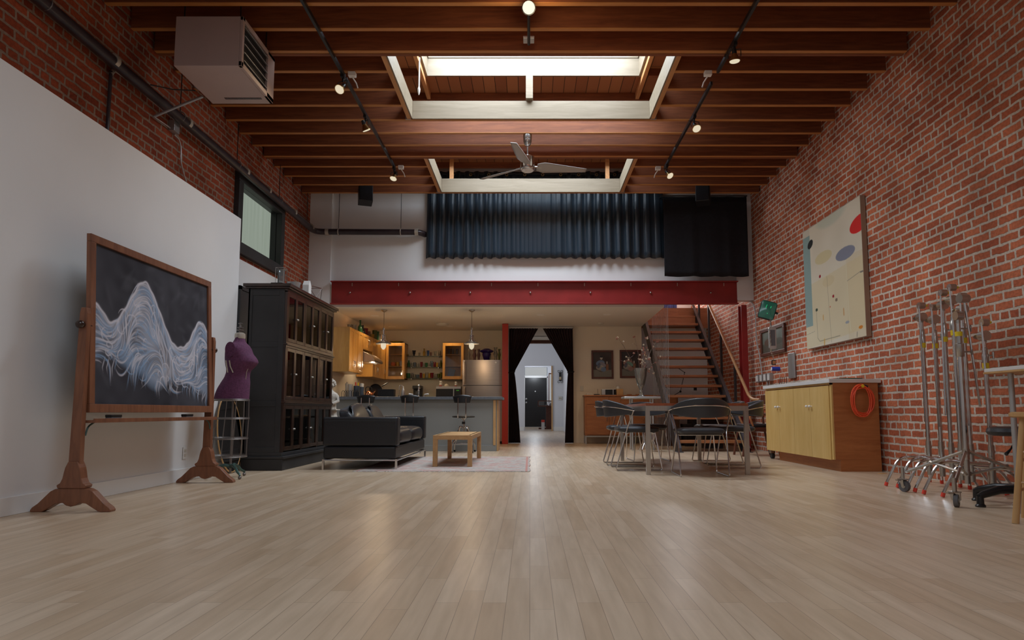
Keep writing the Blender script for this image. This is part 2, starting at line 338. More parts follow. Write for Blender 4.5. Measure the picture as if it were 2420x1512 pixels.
S('wall_loft_back', G().box(-4.1, 4.1, 15.99, 16.1, 2.5, 5.1), M_['white'])
# hallway through the curtained doorway
S('wall_hall_right', G().box(1.17, 1.3, 14.34, 23.3, 0, 3.6), M_['hallw'])
S('wall_hall_left_near', G().box(-.8, -.66, 15.0, 17.0, 0, 2.5), M_['hallw'])
S('wall_hall_left', G().box(-2.62, -2.5, 17, 23.3, 0, 3.6), M_['hallw'])
g = G().box(-2.6, -.18, 23.2, 23.32, 0, 3.6).box(.775, 1.3, 23.2, 23.32, 0, 3.6).box(-.18, .775, 23.2, 23.32, 2.28, 3.6)
S('wall_hall_back', g, M_['hallw'])
S('ceiling_hall_low', G().box(-.8, 1.3, 16, 17.0, 2.5, 2.6), M_['ceilw'])
S('ceiling_hall_high', G().box(-2.6, 1.3, 17.0, 23.3, 3.55, 3.65), M_['hallw'])
S('wall_hall_header', G().box(-2.6, 1.3, 16.98, 17.06, 2.6, 3.6).box(-2.6, -.66, 16.98, 17.06, 0, 2.6), M_['hallw'])
S('trim_1', G().box(-.8, 1.17, 16.93, 17.06, 2.42, 2.55), M_['picframe'])
S('baseboard_hall', G().box(-2.5, -.2, 23.185, 23.2, 0, .14).box(.8, 1.17, 23.185, 23.2, 0, .14), M_['trimw'])
S('trim_2', G().box(.755, .80, 23.15, 23.2, 0, 2.27), M_['oakstool'])
S('wall_vestibule', G().box(-.6, -.5, 23.3, 29.1, 0, 2.8).box(1.5, 1.6, 23.3, 29.1, 0, 2.8).box(-.6, 1.6, 29.1, 29.2, 2.7, 2.8), M_['hallw'])
S('ceiling_vestibule', G().box(-.6, 1.6, 23.3, 29.2, 2.8, 2.9), M_['hallw'])
S('wall_vestibule_back', G().box(-.6, -.24, 29.0, 29.1, 0, 2.8).box(.78, 1.6, 29.0, 29.1, 0, 2.8).box(-.24, .78, 29.0, 29.1, 2.62, 2.8), M_['hallw'])
d = thing('door_1', 'black entrance door at the far end of the hallway with white peephole', 'door', (.27, 29.0, 0)); d['kind'] = 'structure'
G().box(-.48, .48, -.02, .03, 0.01, 2.15).obj('door_panel', M_['dark'], d, bevel=.006)
G().box(-.51, -.48, -.04, .06, 0, 2.2).box(.48, .51, -.04, .06, 0, 2.2).box(-.51, .51, -.04, .06, 2.15, 2.24).obj('door_frame', M_['trimw'], d)
G().sph((-.42, -.06, 1.22), .045).obj('deadbolt', M_['satin'], d, smooth=True)
G().sph((-.42, -.07, 1.06), .04).obj('door_knob', M_['satin'], d, smooth=True)
G().sph((-.03, -.03, 1.55), .03).obj('peephole', M_['trimw'], d, smooth=True)
G().box(-.48, .48, 0, .02, 2.25, 2.61).obj('transom_window', emis('transom_daylight', (.95, .98, 1), .42), d)
lamp('vestibule_daylight', (.2, 28.0, 2.3), 22, (.85, .92, 1), .2)
lamp('vestibule_daylight', (.2, 25, 2.4), 12, (.85, .92, 1), .2)
# left wall door seen behind the bookcase
d = thing('door_2', 'dark door leaf standing in the left wall behind the bookcase', 'door', (WL+.03, 9.1, 0)); d['kind'] = 'structure'
G().box(.0, .05, -.42, .42, 0.01, 2.28).obj('door_panel', M_['bookblack'], d, bevel=.006)
G().box(.0, .06, -.47, -.42, 0, 2.33).box(0, .06, .42, .47, 0, 2.33).box(0, .06, -.47, .47, 2.28, 2.33).obj('door_frame', M_['bookblack'], d)
# window in the left wall
wd = thing('window_1', 'black framed window with frosted greenish glass high in the brick wall', 'window', (WL, 9.34, 2.9)); wd['kind'] = 'structure'
g = G(); a, b, c, e = -.82, .82, -.13, .98
g.box(-.02, .07, a, b, c, c+.15).box(-.02, .07, a, b, e-.15, e).box(-.02, .07, a, a+.13, c+.15, e-.15).box(-.02, .07, b-.13, b, c+.15, e-.15)
g.obj('window_frame', M_['bookblack'], wd, bevel=.006)
g = G().box(-.14, -.02, a+.10, a+.14, c+.13, e-.13).box(-.14, -.02, b-.14, b-.10, c+.13, e-.13).box(-.14, -.02, a+.1, b-.1, c+.12, c+.15).box(-.14, -.02, a+.1, b-.1, e-.15, e-.12)
g.obj('window_sash', M_['blackmetal'], wd)
m = bpy.data.materials.new('frosted_daylit_glass'); m.use_nodes = True; N = m.node_tree.nodes; L = m.node_tree.links
for n in list(N): N.remove(n)
out = N.new('ShaderNodeOutputMaterial'); e_ = N.new('ShaderNodeEmission'); tc = N.new('ShaderNodeTexCoord'); mp = N.new('ShaderNodeMapping'); mp.inputs['Scale'].default_value = (1, 30, .6)
n = N.new('ShaderNodeTexNoise'); n.inputs['Scale'].default_value = 1.2; r = N.new('ShaderNodeValToRGB'); r.color_ramp.elements[0].color = (.20, .24, .19, 1); r.color_ramp.elements[1].color = (.30, .34, .29, 1)
L.new(tc.outputs['Object'], mp.inputs[0]); L.new(mp.outputs[0], n.inputs[0]); L.new(n.outputs['Fac'], r.inputs[0]); L.new(r.outputs[0], e_.inputs[0]); L.new(e_.outputs[0], out.inputs[0])
G().box(-.115, -.105, a+.13, b-.13, c+.14, e-.14).obj('window_pane', m, wd)
S('trim_3', G().box(-4.15, WL, 8.62, 10.06, 2.88, 2.90), M_['bookblack'])
# ---------------------------------------------------------------- roof, skylights, joists
g = G(); HX0, HX1 = -1.337, 1.426
g.box(-4.15, HX0-.03, -4, 16.1, 5.05, 5.1).box(HX1+.03, 4.15, -4, 16.1, 5.05, 5.1)
for a, b in ((-4, 6.87), (8.274, 9.47), (10.73, 16.1)): g.box(HX0-.03, HX1+.03, a, b, 5.05, 5.1)
S('ceiling_roof_deck', g, M_['deck'])
for nm, a, b in (('skylight_well', 6.9, 8.244), ('skylight_well', 9.5, 10.7)):
    g = G().box(HX0-.03, HX0, a, b, 5.03, 5.75).box(HX1, HX1+.03, a, b, 5.03, 5.75).box(HX0-.03, HX1+.03, a-.03, a, 5.03, 5.75).box(HX0-.03, HX1+.03, b, b+.03, 5.03, 5.75)
    t = g.obj(nm, M_['header'])
    tag(t, 'pale wooden well of the nearer roof skylight glowing with daylight' if a < 8 else 'pale wooden well of the rear roof skylight above the ceiling fan', 'skylight', kind='structure')
    g = G().box(HX0, HX1, b-.012, b, 5.27, 5.29).box(HX0, HX0+.012, a, b, 5.27, 5.29).box(HX1-.012, HX1, a, b, 5.27, 5.29)
    g.obj('well_ledge', M_['header'], t)
    G().box(HX0, HX1, a, b, 5.72, 5.75).obj('skylight_pane', M_['hallw'], t)
def rafter(x0, x1, y0, y1, z0=4.95, z1=5.05):
    o = G().box(x0, x1, y0, y1, z0, z1).obj('roof_rafter', M_['trimmer'] if abs(x1-x0) < .2 else M_['joist'], bevel=.004)
    tag(o, 'red-brown roof rafter crossing under the plank roof deck' if abs(x1-x0) > .2 else 'orange rafter running beside the skylight edge', 'rafter', 'rafters crossing the roof' if abs(x1-x0) > .2 else 'rafters flanking the skylight')
    return o
for y in (8.75, 9.37, 10.8, 11.3): rafter(WL+.01, WR-.01, y, y+.05)
for y in (6.3, 8.1):
    rafter(WL+.01, HX0-.1, y, y+.05); rafter(HX1+.1, WR-.01, y, y+.05)
for x in (HX0-.08, HX1+.03): rafter(x, x+.05, 6.36, 8.74)
JS = .4045; OX0, OX1 = -1.52, 1.55
ys = [10.98-JS*k for k in range(0, 18)]
cut = lambda y: 6.6 < y < 8.0 or 9.5 < y < 10.8
proto = None; protoL = None; protoR = None
for y in ys:
    if not cut(y):
        if proto is None:
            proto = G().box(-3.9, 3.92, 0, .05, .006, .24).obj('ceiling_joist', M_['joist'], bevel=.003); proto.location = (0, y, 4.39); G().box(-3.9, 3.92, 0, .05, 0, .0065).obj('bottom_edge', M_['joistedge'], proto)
            tag(proto, 'dark redwood ceiling joist spanning from brick wall to brick wall', 'joist', 'full-width ceiling joists')
        else: dup(proto, loc=(0, y, 4.39))
    elif protoL is None:
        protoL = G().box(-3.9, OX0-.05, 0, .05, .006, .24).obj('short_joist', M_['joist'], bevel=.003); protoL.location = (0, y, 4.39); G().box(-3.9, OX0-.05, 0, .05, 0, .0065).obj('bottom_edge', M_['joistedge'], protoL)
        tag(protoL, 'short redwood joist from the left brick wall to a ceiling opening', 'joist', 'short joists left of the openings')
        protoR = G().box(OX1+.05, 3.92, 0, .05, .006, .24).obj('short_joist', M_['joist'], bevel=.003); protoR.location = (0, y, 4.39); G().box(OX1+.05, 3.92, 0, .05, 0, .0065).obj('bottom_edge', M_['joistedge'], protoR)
        tag(protoR, 'short redwood joist from a ceiling opening to the right brick wall', 'joist', 'short joists right of the openings')
    else:
        dup(protoL, loc=(0, y, 4.39)); dup(protoR, loc=(0, y, 4.39))
# doubled joist at the near edge of each opening
for y, nm in ((6.585, 'nearer'), (9.415, 'rear')):
    tag(G().box(-3.9, 3.92, y, y+.045, 4.385, 4.62).obj('ceiling_joist', M_['joist'], bevel=.004), 'doubling joist on the near edge of the %s ceiling opening' % nm, 'joist')
for i, (a, b, nm) in enumerate(((6.63, 8.149, 'nearer'), (9.46, 10.98, 'rear'))):
    for x, s in ((OX0, 'left'), (OX1, 'right')):
        sx = -1 if x < 0 else 1
        t = thing('opening_trimmer', 'orange fir trimmer with pale inner face, %s side of the %s ceiling opening' % (s, nm), 'beam', (x, a, 4.39))
        G().box(min(0, sx*.05), max(0, sx*.05), 0, b-a, 0, .24).obj('trimmer_board', M_['trimmer'], t, bevel=.003)
        G().box(min(0, -sx*.018), max(0, -sx*.018), 0, b-a-.02, .004, .24).obj('pale_liner', M_['header'], t, bevel=.002)
        G().box(min(sx*.0, sx*.07), max(sx*.0, sx*.07), b-a-.02, b-a-.004, -.006, .12).obj('joist_hanger', M_['galv'], t)
    t = G().box(OX0+.018, OX1-.018, b-.02, b-.001, 4.392, 4.63).obj('opening_header', M_['header'], bevel=.003)
    tag(t, 'pale timber header board on the far edge of the %s ceiling opening' % nm, 'beam')
t = G().box(-.05, .04, 8.06, 8.128, 4.631, 5.03).obj('roof_strut', M_['header'], bevel=.004); tag(t, 'short pale strut standing on the middle of the nearer opening header', 'strut')
for x in (-1.38, 1.30):
    t = G().box(x, x+.07, 11.0, 11.05, 4.4, 5.05).obj('roof_strut', M_['trimmer'], bevel=.004); tag(t, 'orange strut rising behind the rear opening, %s end' % ('left' if x < 0 else 'right'), 'strut')
t = thing('skylight_rod', 'white skylight opening rod hanging inside the nearer ceiling opening', 'rod', tuple(at(990, 215, y=7.6)))
G().tube([(0, 0, 0), (0, 0, .42)], .009).obj('rod', M_['trimw'], t, smooth=True)
G().lathe([(.004, -.05), (.01, -.03), (.016, 0), (.016, .03), (.009, .05)]).obj('rod_tip', M_['trimw'], t, smooth=True)
# ---------------------------------------------------------------- red beam and columns
t = thing('steel_beam', 'long red painted steel I-beam crossing the room below the loft', 'beam', (.06, 11.5, 2.54))
X0, X1 = -3.56, 3.60
G().box(X0, X1, -.085, .02, .0, .018).box(X0, X1, .0, .012, .018, .392).box(X0, X1, -.085, .02, .392, .41).obj('beam_body', M_['beamred'], t, bevel=.002)
for i in range(7):
    G().sph((-3.45+.72+i*1.06-.5, -.012, .21), .018).obj('bolt', M_['satin'], t, smooth=True)
for i in range(9):
    G().box(-3.2+i*.82, -3.19+i*.82, -.012, -.0, .33, .385).obj('rivet_mark', M_['clamp'], t)
t = thing('steel_column', 'red steel column at the right end of the beam beside the stairs', 'column', (3.83, 11.62, 0))
G().box(-.10, .0, -.09, -.075, 0, 2.54).box(-.10, .0, .075, .09, 0, 2.54).box(-.055, -.045, -.075, .075, 0, 2.54).obj('column_body', M_['beamred'], t)
G().box(-.14, .05, -.14, .11, 0, .012).obj('base_plate', M_['beamred'], t)
t = G().box(-.575, -.45, 13.7, 13.83, 0, 2.495).obj('steel_column', M_['colred'], bevel=.004); tag(setloc(t, (-.51, 13.76, 0)), 'bright red square column left of the curtained doorway', 'column')
# ================================================================ PAINTING ENGINE (surface colours stored on a fine mesh grid)
class Canvas:
    def __init__(s, W, H, w, h, bg):
        s.W, s.H, s.w, s.h = W, H, w, h; s.a = np.ones((H, W, 3))*np.array(bg)
        s.X, s.Y = np.meshgrid((np.arange(W)+.5)/W*w, (np.arange(H)+.5)/H*h)
    def noise(s, n, amp, seed=0, cell=.1):
        r = np.random.RandomState(seed); acc = np.zeros((s.H, s.W))
        for k in range(n):
            fx, fy = r.uniform(-1, 1, 2)/cell; acc += np.sin(s.X*fx*2+s.Y*fy*2+r.uniform(0, 6.28))
        return acc/math.sqrt(n)*amp
    def splat(s, x, y, r, col, al):
        px, py = x/s.w*s.W, y/s.h*s.H; rr = r/s.w*s.W; R = int(rr*2.5)+2
        x0, x1, y0, y1 = max(0, int(px)-R), min(s.W, int(px)+R+1), max(0, int(py)-R), min(s.H, int(py)+R+1)
        if x0 >= x1 or y0 >= y1: return
        yy, xx = np.mgrid[y0:y1, x0:x1]; k = np.exp(-((xx+.5-px)**2+(yy+.5-py)**2)/(2*(rr*.6)**2))[..., None]*al
        s.a[y0:y1, x0:x1] = s.a[y0:y1, x0:x1]*(1-k)+np.array(col)*k
    def stroke(s, pts, r, col, al, taper=True):
        pts = np.array(pts, float); d = np.hypot(*np.diff(pts, axis=0).T); n = max(2, int(d.sum()/(r*.55)))
        t = np.concatenate([[0], np.cumsum(d)]); u = np.linspace(0, t[-1], n)
        for i, q in enumerate(u):
            k = math.sin(PI*min(1, .08+i/n)) if taper else 1
            s.splat(np.interp(q, t, pts[:, 0]), np.interp(q, t, pts[:, 1]), r*(.35+.65*abs(k)), col, al*(.5+.5*abs(k)))
    def ell(s, cx, cy, rx, ry, col, rot=0., al=1., soft=.04):
        dx, dy = s.X-cx, s.Y-cy; c, q = math.cos(rot), math.sin(rot)
        d = np.sqrt(((dx*c+dy*q)/rx)**2+((-dx*q+dy*c)/ry)**2); k = np.clip((1-d)/soft+.5, 0, 1)[..., None]*al
        s.a = s.a*(1-k)+np.array(col)*k
    def rect(s, x0, x1, y0, y1, col, al=1., k0=0.):
        k = ((s.X > x0) & (s.X < x1) & (s.Y-k0*s.X > y0) & (s.Y-k0*s.X < y1))[..., None]*al
        s.a = s.a*(1-k)+np.array(col)*k
    def obj(s, name, m, fn, parent=None):
        """fn maps (u, v) in metres across and up to a point"""
        nu, nv = s.W, s.H
        X = np.linspace(0, s.w, nu); Y = np.linspace(0, s.h, nv)
        vs_ = [fn(x, y) for y in Y for x in X]
        i = np.arange(nu-1); j = np.arange(nv-1); I, J = np.meshgrid(i, j); b = (J*nu+I).ravel()
        fs = np.stack([b, b+1, b+nu+1, b+nu], 1).tolist()
        me = bpy.data.meshes.new(name); me.from_pydata(vs_, [], fs); me.update()
        at_ = me.color_attributes.new('paint', 'FLOAT_COLOR', 'POINT')
        c = np.ones((nu*nv, 4), np.float32); c[:, :3] = np.clip(s.a, 0, 1).reshape(-1, 3); at_.data.foreach_set('color', c.ravel())
        me.materials.append(m); o = bpy.data.objects.new(name, me); COL.objects.link(o)
        if parent is not None: o.parent = parent
        return o
def chalk_canvas():
    w, h = 1.64, 1.17
    c = Canvas(400, 290, w, h, (.035, .034, .045)); rs = np.random.RandomState(3)
    n = c.noise(10, .010, 1, .25)+c.noise(14, .006, 2, .05); c.a += n[..., None]*np.array([1, 1, 1.15]); c.a = np.clip(c.a, .014, 1)
    for k in range(60):   # wiped chalk haze
        x, y = rs.uniform(0, w), rs.uniform(.15, h); c.stroke([(x, y), (x+rs.uniform(-.15, .25), y+rs.uniform(-.12, .2))], .03, (.12, .12, .14), .10)
    W1, B1 = (.66, .64, .70), (.24, .37, .56)
    def ridge(x):   # soft rolling hills of chalk
        return .56+.44*math.exp(-((x-.62)/.27)**2)+.24*math.exp(-((x-1.52)/.19)**2)+.16*math.exp(-((x-.02)/.13)**2)-.06*math.exp(-((x-1.12)/.2)**2)
    def low(x): return .25+.06*math.sin(x*5.2+.5)-.24*max(0, (x-.75))**1.1
    RG = np.array([ridge(x) for x in (np.arange(c.W)+.5)/c.W*w])[None, :]; LW = np.array([low(x) for x in (np.arange(c.W)+.5)/c.W*w])[None, :]
    nz = c.noise(12, 1., 5, .12); k = (np.clip((RG-c.Y)/.05, 0, 1)*np.clip((c.Y-LW+.03*nz)/.08, 0, 1)*np.clip(.46+.2*nz, .12, .75))[..., None]
    mixc = np.clip(.5+.5*c.noise(6, 1., 9, .3), 0, 1)[..., None]; c.a = c.a*(1-k)+(np.array(W1)*mixc+np.array(B1)*(1-mixc))*k*.9
    ph = rs.uniform(0, 6.28, 8)
    def ang(x, y, t):
        sl = (ridge(x+.02)-ridge(x-.02))/.04
        return math.atan(sl*t)+1.5*(1-t*.6)*(math.sin(6*x+4*y+ph[0])+.7*math.sin(-9*x+11*y+ph[1])+.5*math.sin(17*x+3*y+ph[2]))*.6
    for k in range(900):
        x = rs.uniform(0, w); t = rs.uniform(0, 1)**.75; y = low(x)+(ridge(x)-low(x))*t; d = rs.choice([-1, 1])*.012; pts = [(x, y)]
        for q in range(rs.randint(8, 22)):
            lo, hi = low(x), ridge(x); t = min(1, max(0, (y-lo)/(hi-lo))); an = ang(x, y, t); x += d*math.cos(an); y = min(y+d*math.sin(an), hi+.01); pts.append((x, y))
        c.stroke(pts, rs.uniform(.0035, .008), W1 if rs.rand() < .58 else B1, rs.uniform(.12, .42))
    for k in range(90):   # loose round scribbled curls
        x = rs.uniform(.02, w-.02); lo, hi = low(x), ridge(x); y = rs.uniform(lo, hi-.02); r = rs.uniform(.018, .075); a0 = rs.uniform(0, 6.28); dr = rs.choice([-1, 1])
        pts = [(x+r*(1-.55*q)*math.cos(a0+dr*q*4.0), y+r*(1-.55*q)*math.sin(a0+dr*q*4.0)) for q in np.linspace(0, 1, 22)]
        c.stroke(pts, .005, W1 if rs.rand() < .6 else B1, .5)
    xs = np.linspace(0, w, 120)
    for dy, r, al, col in ((0, .008, .6, W1), (-.015, .02, .22, W1), (-.05, .014, .22, B1), (-.15, .008, .3, W1)):
        c.stroke([(x, ridge(x)+dy+.007*math.sin(x*61+dy*50)+.006*math.sin(x*23)) for x in xs], r, col, al, False)
    for k in range(30):
        x = rs.uniform(.1, w); c.stroke([(x, low(x)+.05), (x-.03, low(x)-.03), (x-.02, low(x)-rs.uniform(.05, .11))], .006, B1 if k % 2 else W1, .3)
    return c
# ================================================================ CHALKBOARD EASEL
t = thing('chalkboard_easel', 'large oak chalkboard on a standing frame covered in white and blue chalk swirls', 'chalkboard', (-3.04, 5.38, 0))
def foot(y):
    g = G(); half = [(.0, .035), (.03, .042), (.055, .06), (.10, .055), (.14, .03), (.18, .006), (.20, 0), (.265, 0), (.268, .012), (.255, .03), (.22, .055), (.18, .095), (.14, .135), (.11, .150), (.082, .155)]
    g.prism([(x, z) for x, z in half]+[(-x, z) for x, z in reversed(half[1:])], y-.03, y+.03, 'y')
    up = [(.092, .155), (.098, .175), (.075, .19), (.062, .22), (.055, .26), (.048, .29), (.030, .33)]
    g.prism([(x, z) for x, z in up]+[(-x, z) for x, z in reversed(up)], y-.036, y+.036, 'y'); return g
for y in (-.905, .905):
    f_ = foot(y).obj('foot', M_['chalkwood'], t, bevel=.004)
    G().prism([(-.038, .30), (.038, .30), (.026, 1.33), (.018, 1.37), (-.018, 1.37), (-.026, 1.33)], y-.022, y+.022, 'y').obj('post', M_['chalkwood'], t, bevel=.004)
    G().tube([(0, y-.05, 1.25), (0, y+.05, 1.25)], .02).sph((0, y+(.05 if y > 0 else -.05), 1.25), .028).obj('pivot_knob', M_['bookbrown'], t, smooth=True)
    s_ = -1 if y > 0 else 1
    G().tube(fillet([(.03, y+s_*.03, .50), (.03, y+s_*.05, .56), (.03, y+s_*.13, .595)], .03), .006).obj('shelf_bracket', M_['greencast'], t, smooth=True)
board = (.028, -.037)        # the board leans back: x at its bottom and top edge
def bx(z): return board[0]+(board[1]-board[0])*(z-.655)/1.245
for nm, y0, y1, z0, z1 in (('frame_rail', -.875, .865, .655, .715), ('frame_rail', -.875, .865, 1.845, 1.90), ('frame_stile', -.875, -.82, .715, 1.845), ('frame_stile', .81, .865, .715, 1.845)):
    vs_ = [(bx(z)+dx, y, z) for dx in (-.012, .022) for y in (y0, y1) for z in (z0, z1)]
    G().add(vs_, [(0, 1, 3, 2), (4, 6, 7, 5), (0, 4, 5, 1), (2, 3, 7, 6), (0, 2, 6, 4), (1, 5, 7, 3)]).obj(nm, M_['chalkwood'], t, bevel=.003)
vs_ = [(bx(z)+dx, y, z) for dx in (-.008, .003) for y in (-.822, .812) for z in (.713, 1.847)]
G().add(vs_, [(0, 1, 3, 2), (4, 6, 7, 5), (0, 4, 5, 1), (2, 3, 7, 6), (0, 2, 6, 4), (1, 5, 7, 3)]).obj('slate_panel', M_['dark'], t)
chalk_canvas().obj('chalk_surface', paintmat('chalk_on_slate', .85), lambda u, v: (bx(.69+v*.98)+.0045, -.82+u*.9945, .705+v*.975), t)
G().box(-.05, .085, -.88, .88, .585, .603).box(.08, .092, -.88, .88, .585, .615).obj('chalk_tray', M_['chalkwood'], t, bevel=.003)
for y, w_ in ((4.78, 'near'), (5.77, 'far')):
    e = thing('chalkboard_eraser', 'black chalkboard eraser on the tray, %s the easel post %s' % (('close to', 'nearer the camera') if w_ == 'near' else ('close to', 'farther from the camera')), 'eraser', (-3.01, y+(.02 if w_ == 'near' else .06), .604), .1)
    G().box(-.022, .022, -.07, .07, 0, .018).obj('felt', M_['greyrub'], e, bevel=.003)
    G().box(-.024, .024, -.072, .072, .018, .036).obj('eraser_back', M_['dark'], e, bevel=.004)
# ================================================================ DRESS FORM
t = thing('dress_form', 'purple linen dress form with wire skirt cage on a green iron stand', 'dress form', (-2.98, 6.72, 0))
rings = [(1.425, .046, .05, .012), (1.40, .048, .053, .012), (1.365, .062, .075, .010), (1.335, .092, .15, .008), (1.30, .112, .18, .008), (1.25, .128, .175, .014), (1.20, .143, .165, .026), (1.165, .146, .165, .032), (1.13, .135, .155, .026), (1.09, .118, .138, .018), (1.055, .112, .128, .010), (1.01, .118, .132, .002), (.96, .135, .148, -.010), (.90, .15, .165, -.028), (.84, .16, .175, -.040), (.785, .163, .178, -.046)]
def torso(u, v):
    q = v*(len(rings)-1); i = min(int(q), len(rings)-2); k = q-i; R = [rings[i][j]*(1-k)+rings[i+1][j]*k for j in range(4)]
    a = 2*PI*u; z, rx, ry, ox = R; x = math.cos(a); y = math.sin(a)
    bust = 0
    if 1.08 < z < 1.25 and x > .2: bust = .022*math.sin((z-1.08)/.17*PI)*(1-abs(abs(y)-.45)*1.3)
    return (ox+rx*x+max(0, bust), ry*y*(1-.08*(x > 0)), z)
g = G(); g.grid(torso, 40, 48, True); n0 = len(g.v)
g.obj('torso', M_['purple'], t, smooth=True)
G().lathe([(.0, .0), (.049, 0), (.053, .02), (.05, .05), (.03, .062), (.0, .065)], (.012, 0, 1.405)).obj('neck_cap', M_['clamp'], t, smooth=True)
G().lathe([(.012, 0), (.012, .02), (.034, .024), (.034, .032), (.012, .036), (.012, .046), (.03, .05), (.03, .058), (.01, .062), (.008, .09), (.022, .094), (.022, .10), (.0, .105)], (.012, 0, 1.465), sx=1).obj('finial', M_['wire'], t, smooth=True)
for y0 in (-.178,):
    G().lathe([(.0, 0), (.05, 0), (.05, .006), (0, .006)], M=Matrix.Translation((0, -.182, 1.28)) @ Matrix.Rotation(PI/2, 4, 'X') @ Matrix.Scale(1.5, 4, (0, 1, 0))).obj('arm_plate', M_['purple'], t, smooth=True)
g = G()
for x, dx in ((-.045, .012), (-.01, .03)): g.tube([(x, -.168, 1.17), (x+.004, -.15, 1.11), (x+dx, -.142, 1.05)], .006, 6)
g.tube([(.10, -.075, 1.27), (.145, -.07, 1.19), (.15, -.06, 1.14), (.115, -.05, 1.06), (.105, -.05, .93)], .003, 6)
g.obj('seam_slot', M_['clamp'], t, smooth=True)
def hoop(z, rx, ry, ox, r=.004): return [(ox+rx*math.cos(2*PI*k/28), ry*math.sin(2*PI*k/28), z) for k in range(28)]
HP = [(.775, .165, .18, -.046), (.59, .178, .19, -.055), (.39, .183, .195, -.068), (.21, .187, .20, -.075)]
for z, rx, ry, ox in HP: G().tube(hoop(z, rx, ry, ox), .0055, 6, closed=True).tube(hoop(z+.012, rx, ry, ox), .003, 6, closed=True).obj('cage_hoop', M_['wire'], t, smooth=True)
for k in range(12):
    a = 2*PI*k/12+.2
    G().tube([(ox+rx*math.cos(a), ry*math.sin(a), z) for z, rx, ry, ox in HP], .0032, 5).obj('cage_wire', M_['wire'], t, smooth=True)
G().tube([(-.03, 0, .05), (-.03, 0, .8)], .011).obj('pole', M_['wire'], t, smooth=True)
G().lathe([(.02, 0), (.02, .03), (.012, .04)], (-.03, 0, .10)).obj('stand_collar', M_['greencast'], t, smooth=True)
for k, a in enumerate((-.75, 1.35, 3.44)):
    ca, sa = math.cos(a), math.sin(a)
    l = G().tube([(-.03+ca*r, sa*r, z) for r, z in ((0, .115), (.06, .13), (.12, .105), (.17, .065), (.215, .05), (.225, .035))], [.017, .016, .014, .012, .012, .009], 8).obj('leg', M_['greencast'], t, smooth=True)
    G().sph((-.03+ca*.222, sa*.222, .017), .017).obj('caster', M_['wire'], l, smooth=True)
# ================================================================ OVAL MIRROR behind the form
t = thing('oval_mirror', 'oval mirror with a thin tan rim leaning on the white wall behind the dress form', 'mirror', (-3.215, 7.24, 0))
def om(y, z): return (-.01-.085*z/.84, y, z+.006)
g = G(); n = 40; pts = [om(.28*math.cos(2*PI*k/n), .42+.415*math.sin(2*PI*k/n)) for k in range(n)]
G().tube(pts, .008, 8, closed=True).obj('rim', M_['oakstool'], t, smooth=True)
g.add([om(0, .42)]+pts, [(0, 1+k, 1+(k+1) % n) for k in range(n)]); g.obj('mirror_glass', mat('mirror_silver', (.75, .75, .75), .03, 1.), t, solid=.004)
# ================================================================ BOOKCASE
BX0, BX1, BY0, BY1 = -3.25, -2.80, 7.54, 9.36
t = thing('bookcase', 'tall black bookcase with three tiers of glass doors facing the room', 'bookcase', (-3.0, 8.45, 0))
ox, oy = -3.0, 8.45
def lb(g, x0, x1, y0, y1, z0, z1): return g.box(x0-ox, x1-ox, y0-oy, y1-oy, z0, z1)
g = G(); lb(g, BX0, BX0+.02, BY0, BY1, .1, 2.08); lb(g, BX0, BX1-.03, BY0, BY0+.03, .1, 2.08); lb(g, BX0, BX1-.03, BY1-.03, BY1, .1, 2.08)
g.obj('carcass', M_['bookblack'], t, bevel=.003)
g = G(); lb(g, BX0+.02, BX0+.05, BY0-.008, BY0, .2, 2.06); lb(g, BX1-.09, BX1-.03, BY0-.008, BY0, .2, 2.06)
for z in (.20, .72, 1.40, 2.0): lb(g, BX0+.05, BX1-.09, BY0-.008, BY0, z, z+.06)
g.obj('side_moulding', M_['bookblack'], t, bevel=.003)
g = G(); lb(g, BX0-.03, BX1+.03, BY0-.03, BY1+.03, 2.08, 2.10); lb(g, BX0-.05, BX1+.05, BY0-.05, BY1+.05, 2.10, 2.135)
g.obj('cornice', M_['bookbrown'], t, bevel=.005)
g = G(); lb(g, BX0-.01, BX1+.01, BY0-.01, BY1+.01, 0, .13); lb(g, BX0-.02, BX1+.03, BY0-.025, BY1+.02, .13, .16); lb(g, BX0-.0, BX1+.0, BY0-.01, BY1+.01, .16, .20)
g.obj('plinth', M_['bookblack'], t, bevel=.006)
tiers = [(.22, .735), (.80, 1.40), (1.47, 2.04)]
g = G()
for z0, z1 in ((.735, .80), (1.40, 1.47)): lb(g, BX1-.04, BX1+.004, BY0-.005, BY1+.005, z0, z1); lb(g, BX1-.03, BX1+.02, BY0-.01, BY1+.01, (z0+z1)/2-.008, (z0+z1)/2+.008)
lb(g, BX1-.04, BX1, BY0, BY1, 2.04, 2.08)
for k in range(4):
    y = BY0+k*(BY1-BY0-.03)/3; lb(g, BX1-.04, BX1-.0, y, y+.03, .2, 2.06)
g.obj('face_frame', M_['bookbrown'], t, bevel=.003)
bay = (BY1-BY0-.03)/3
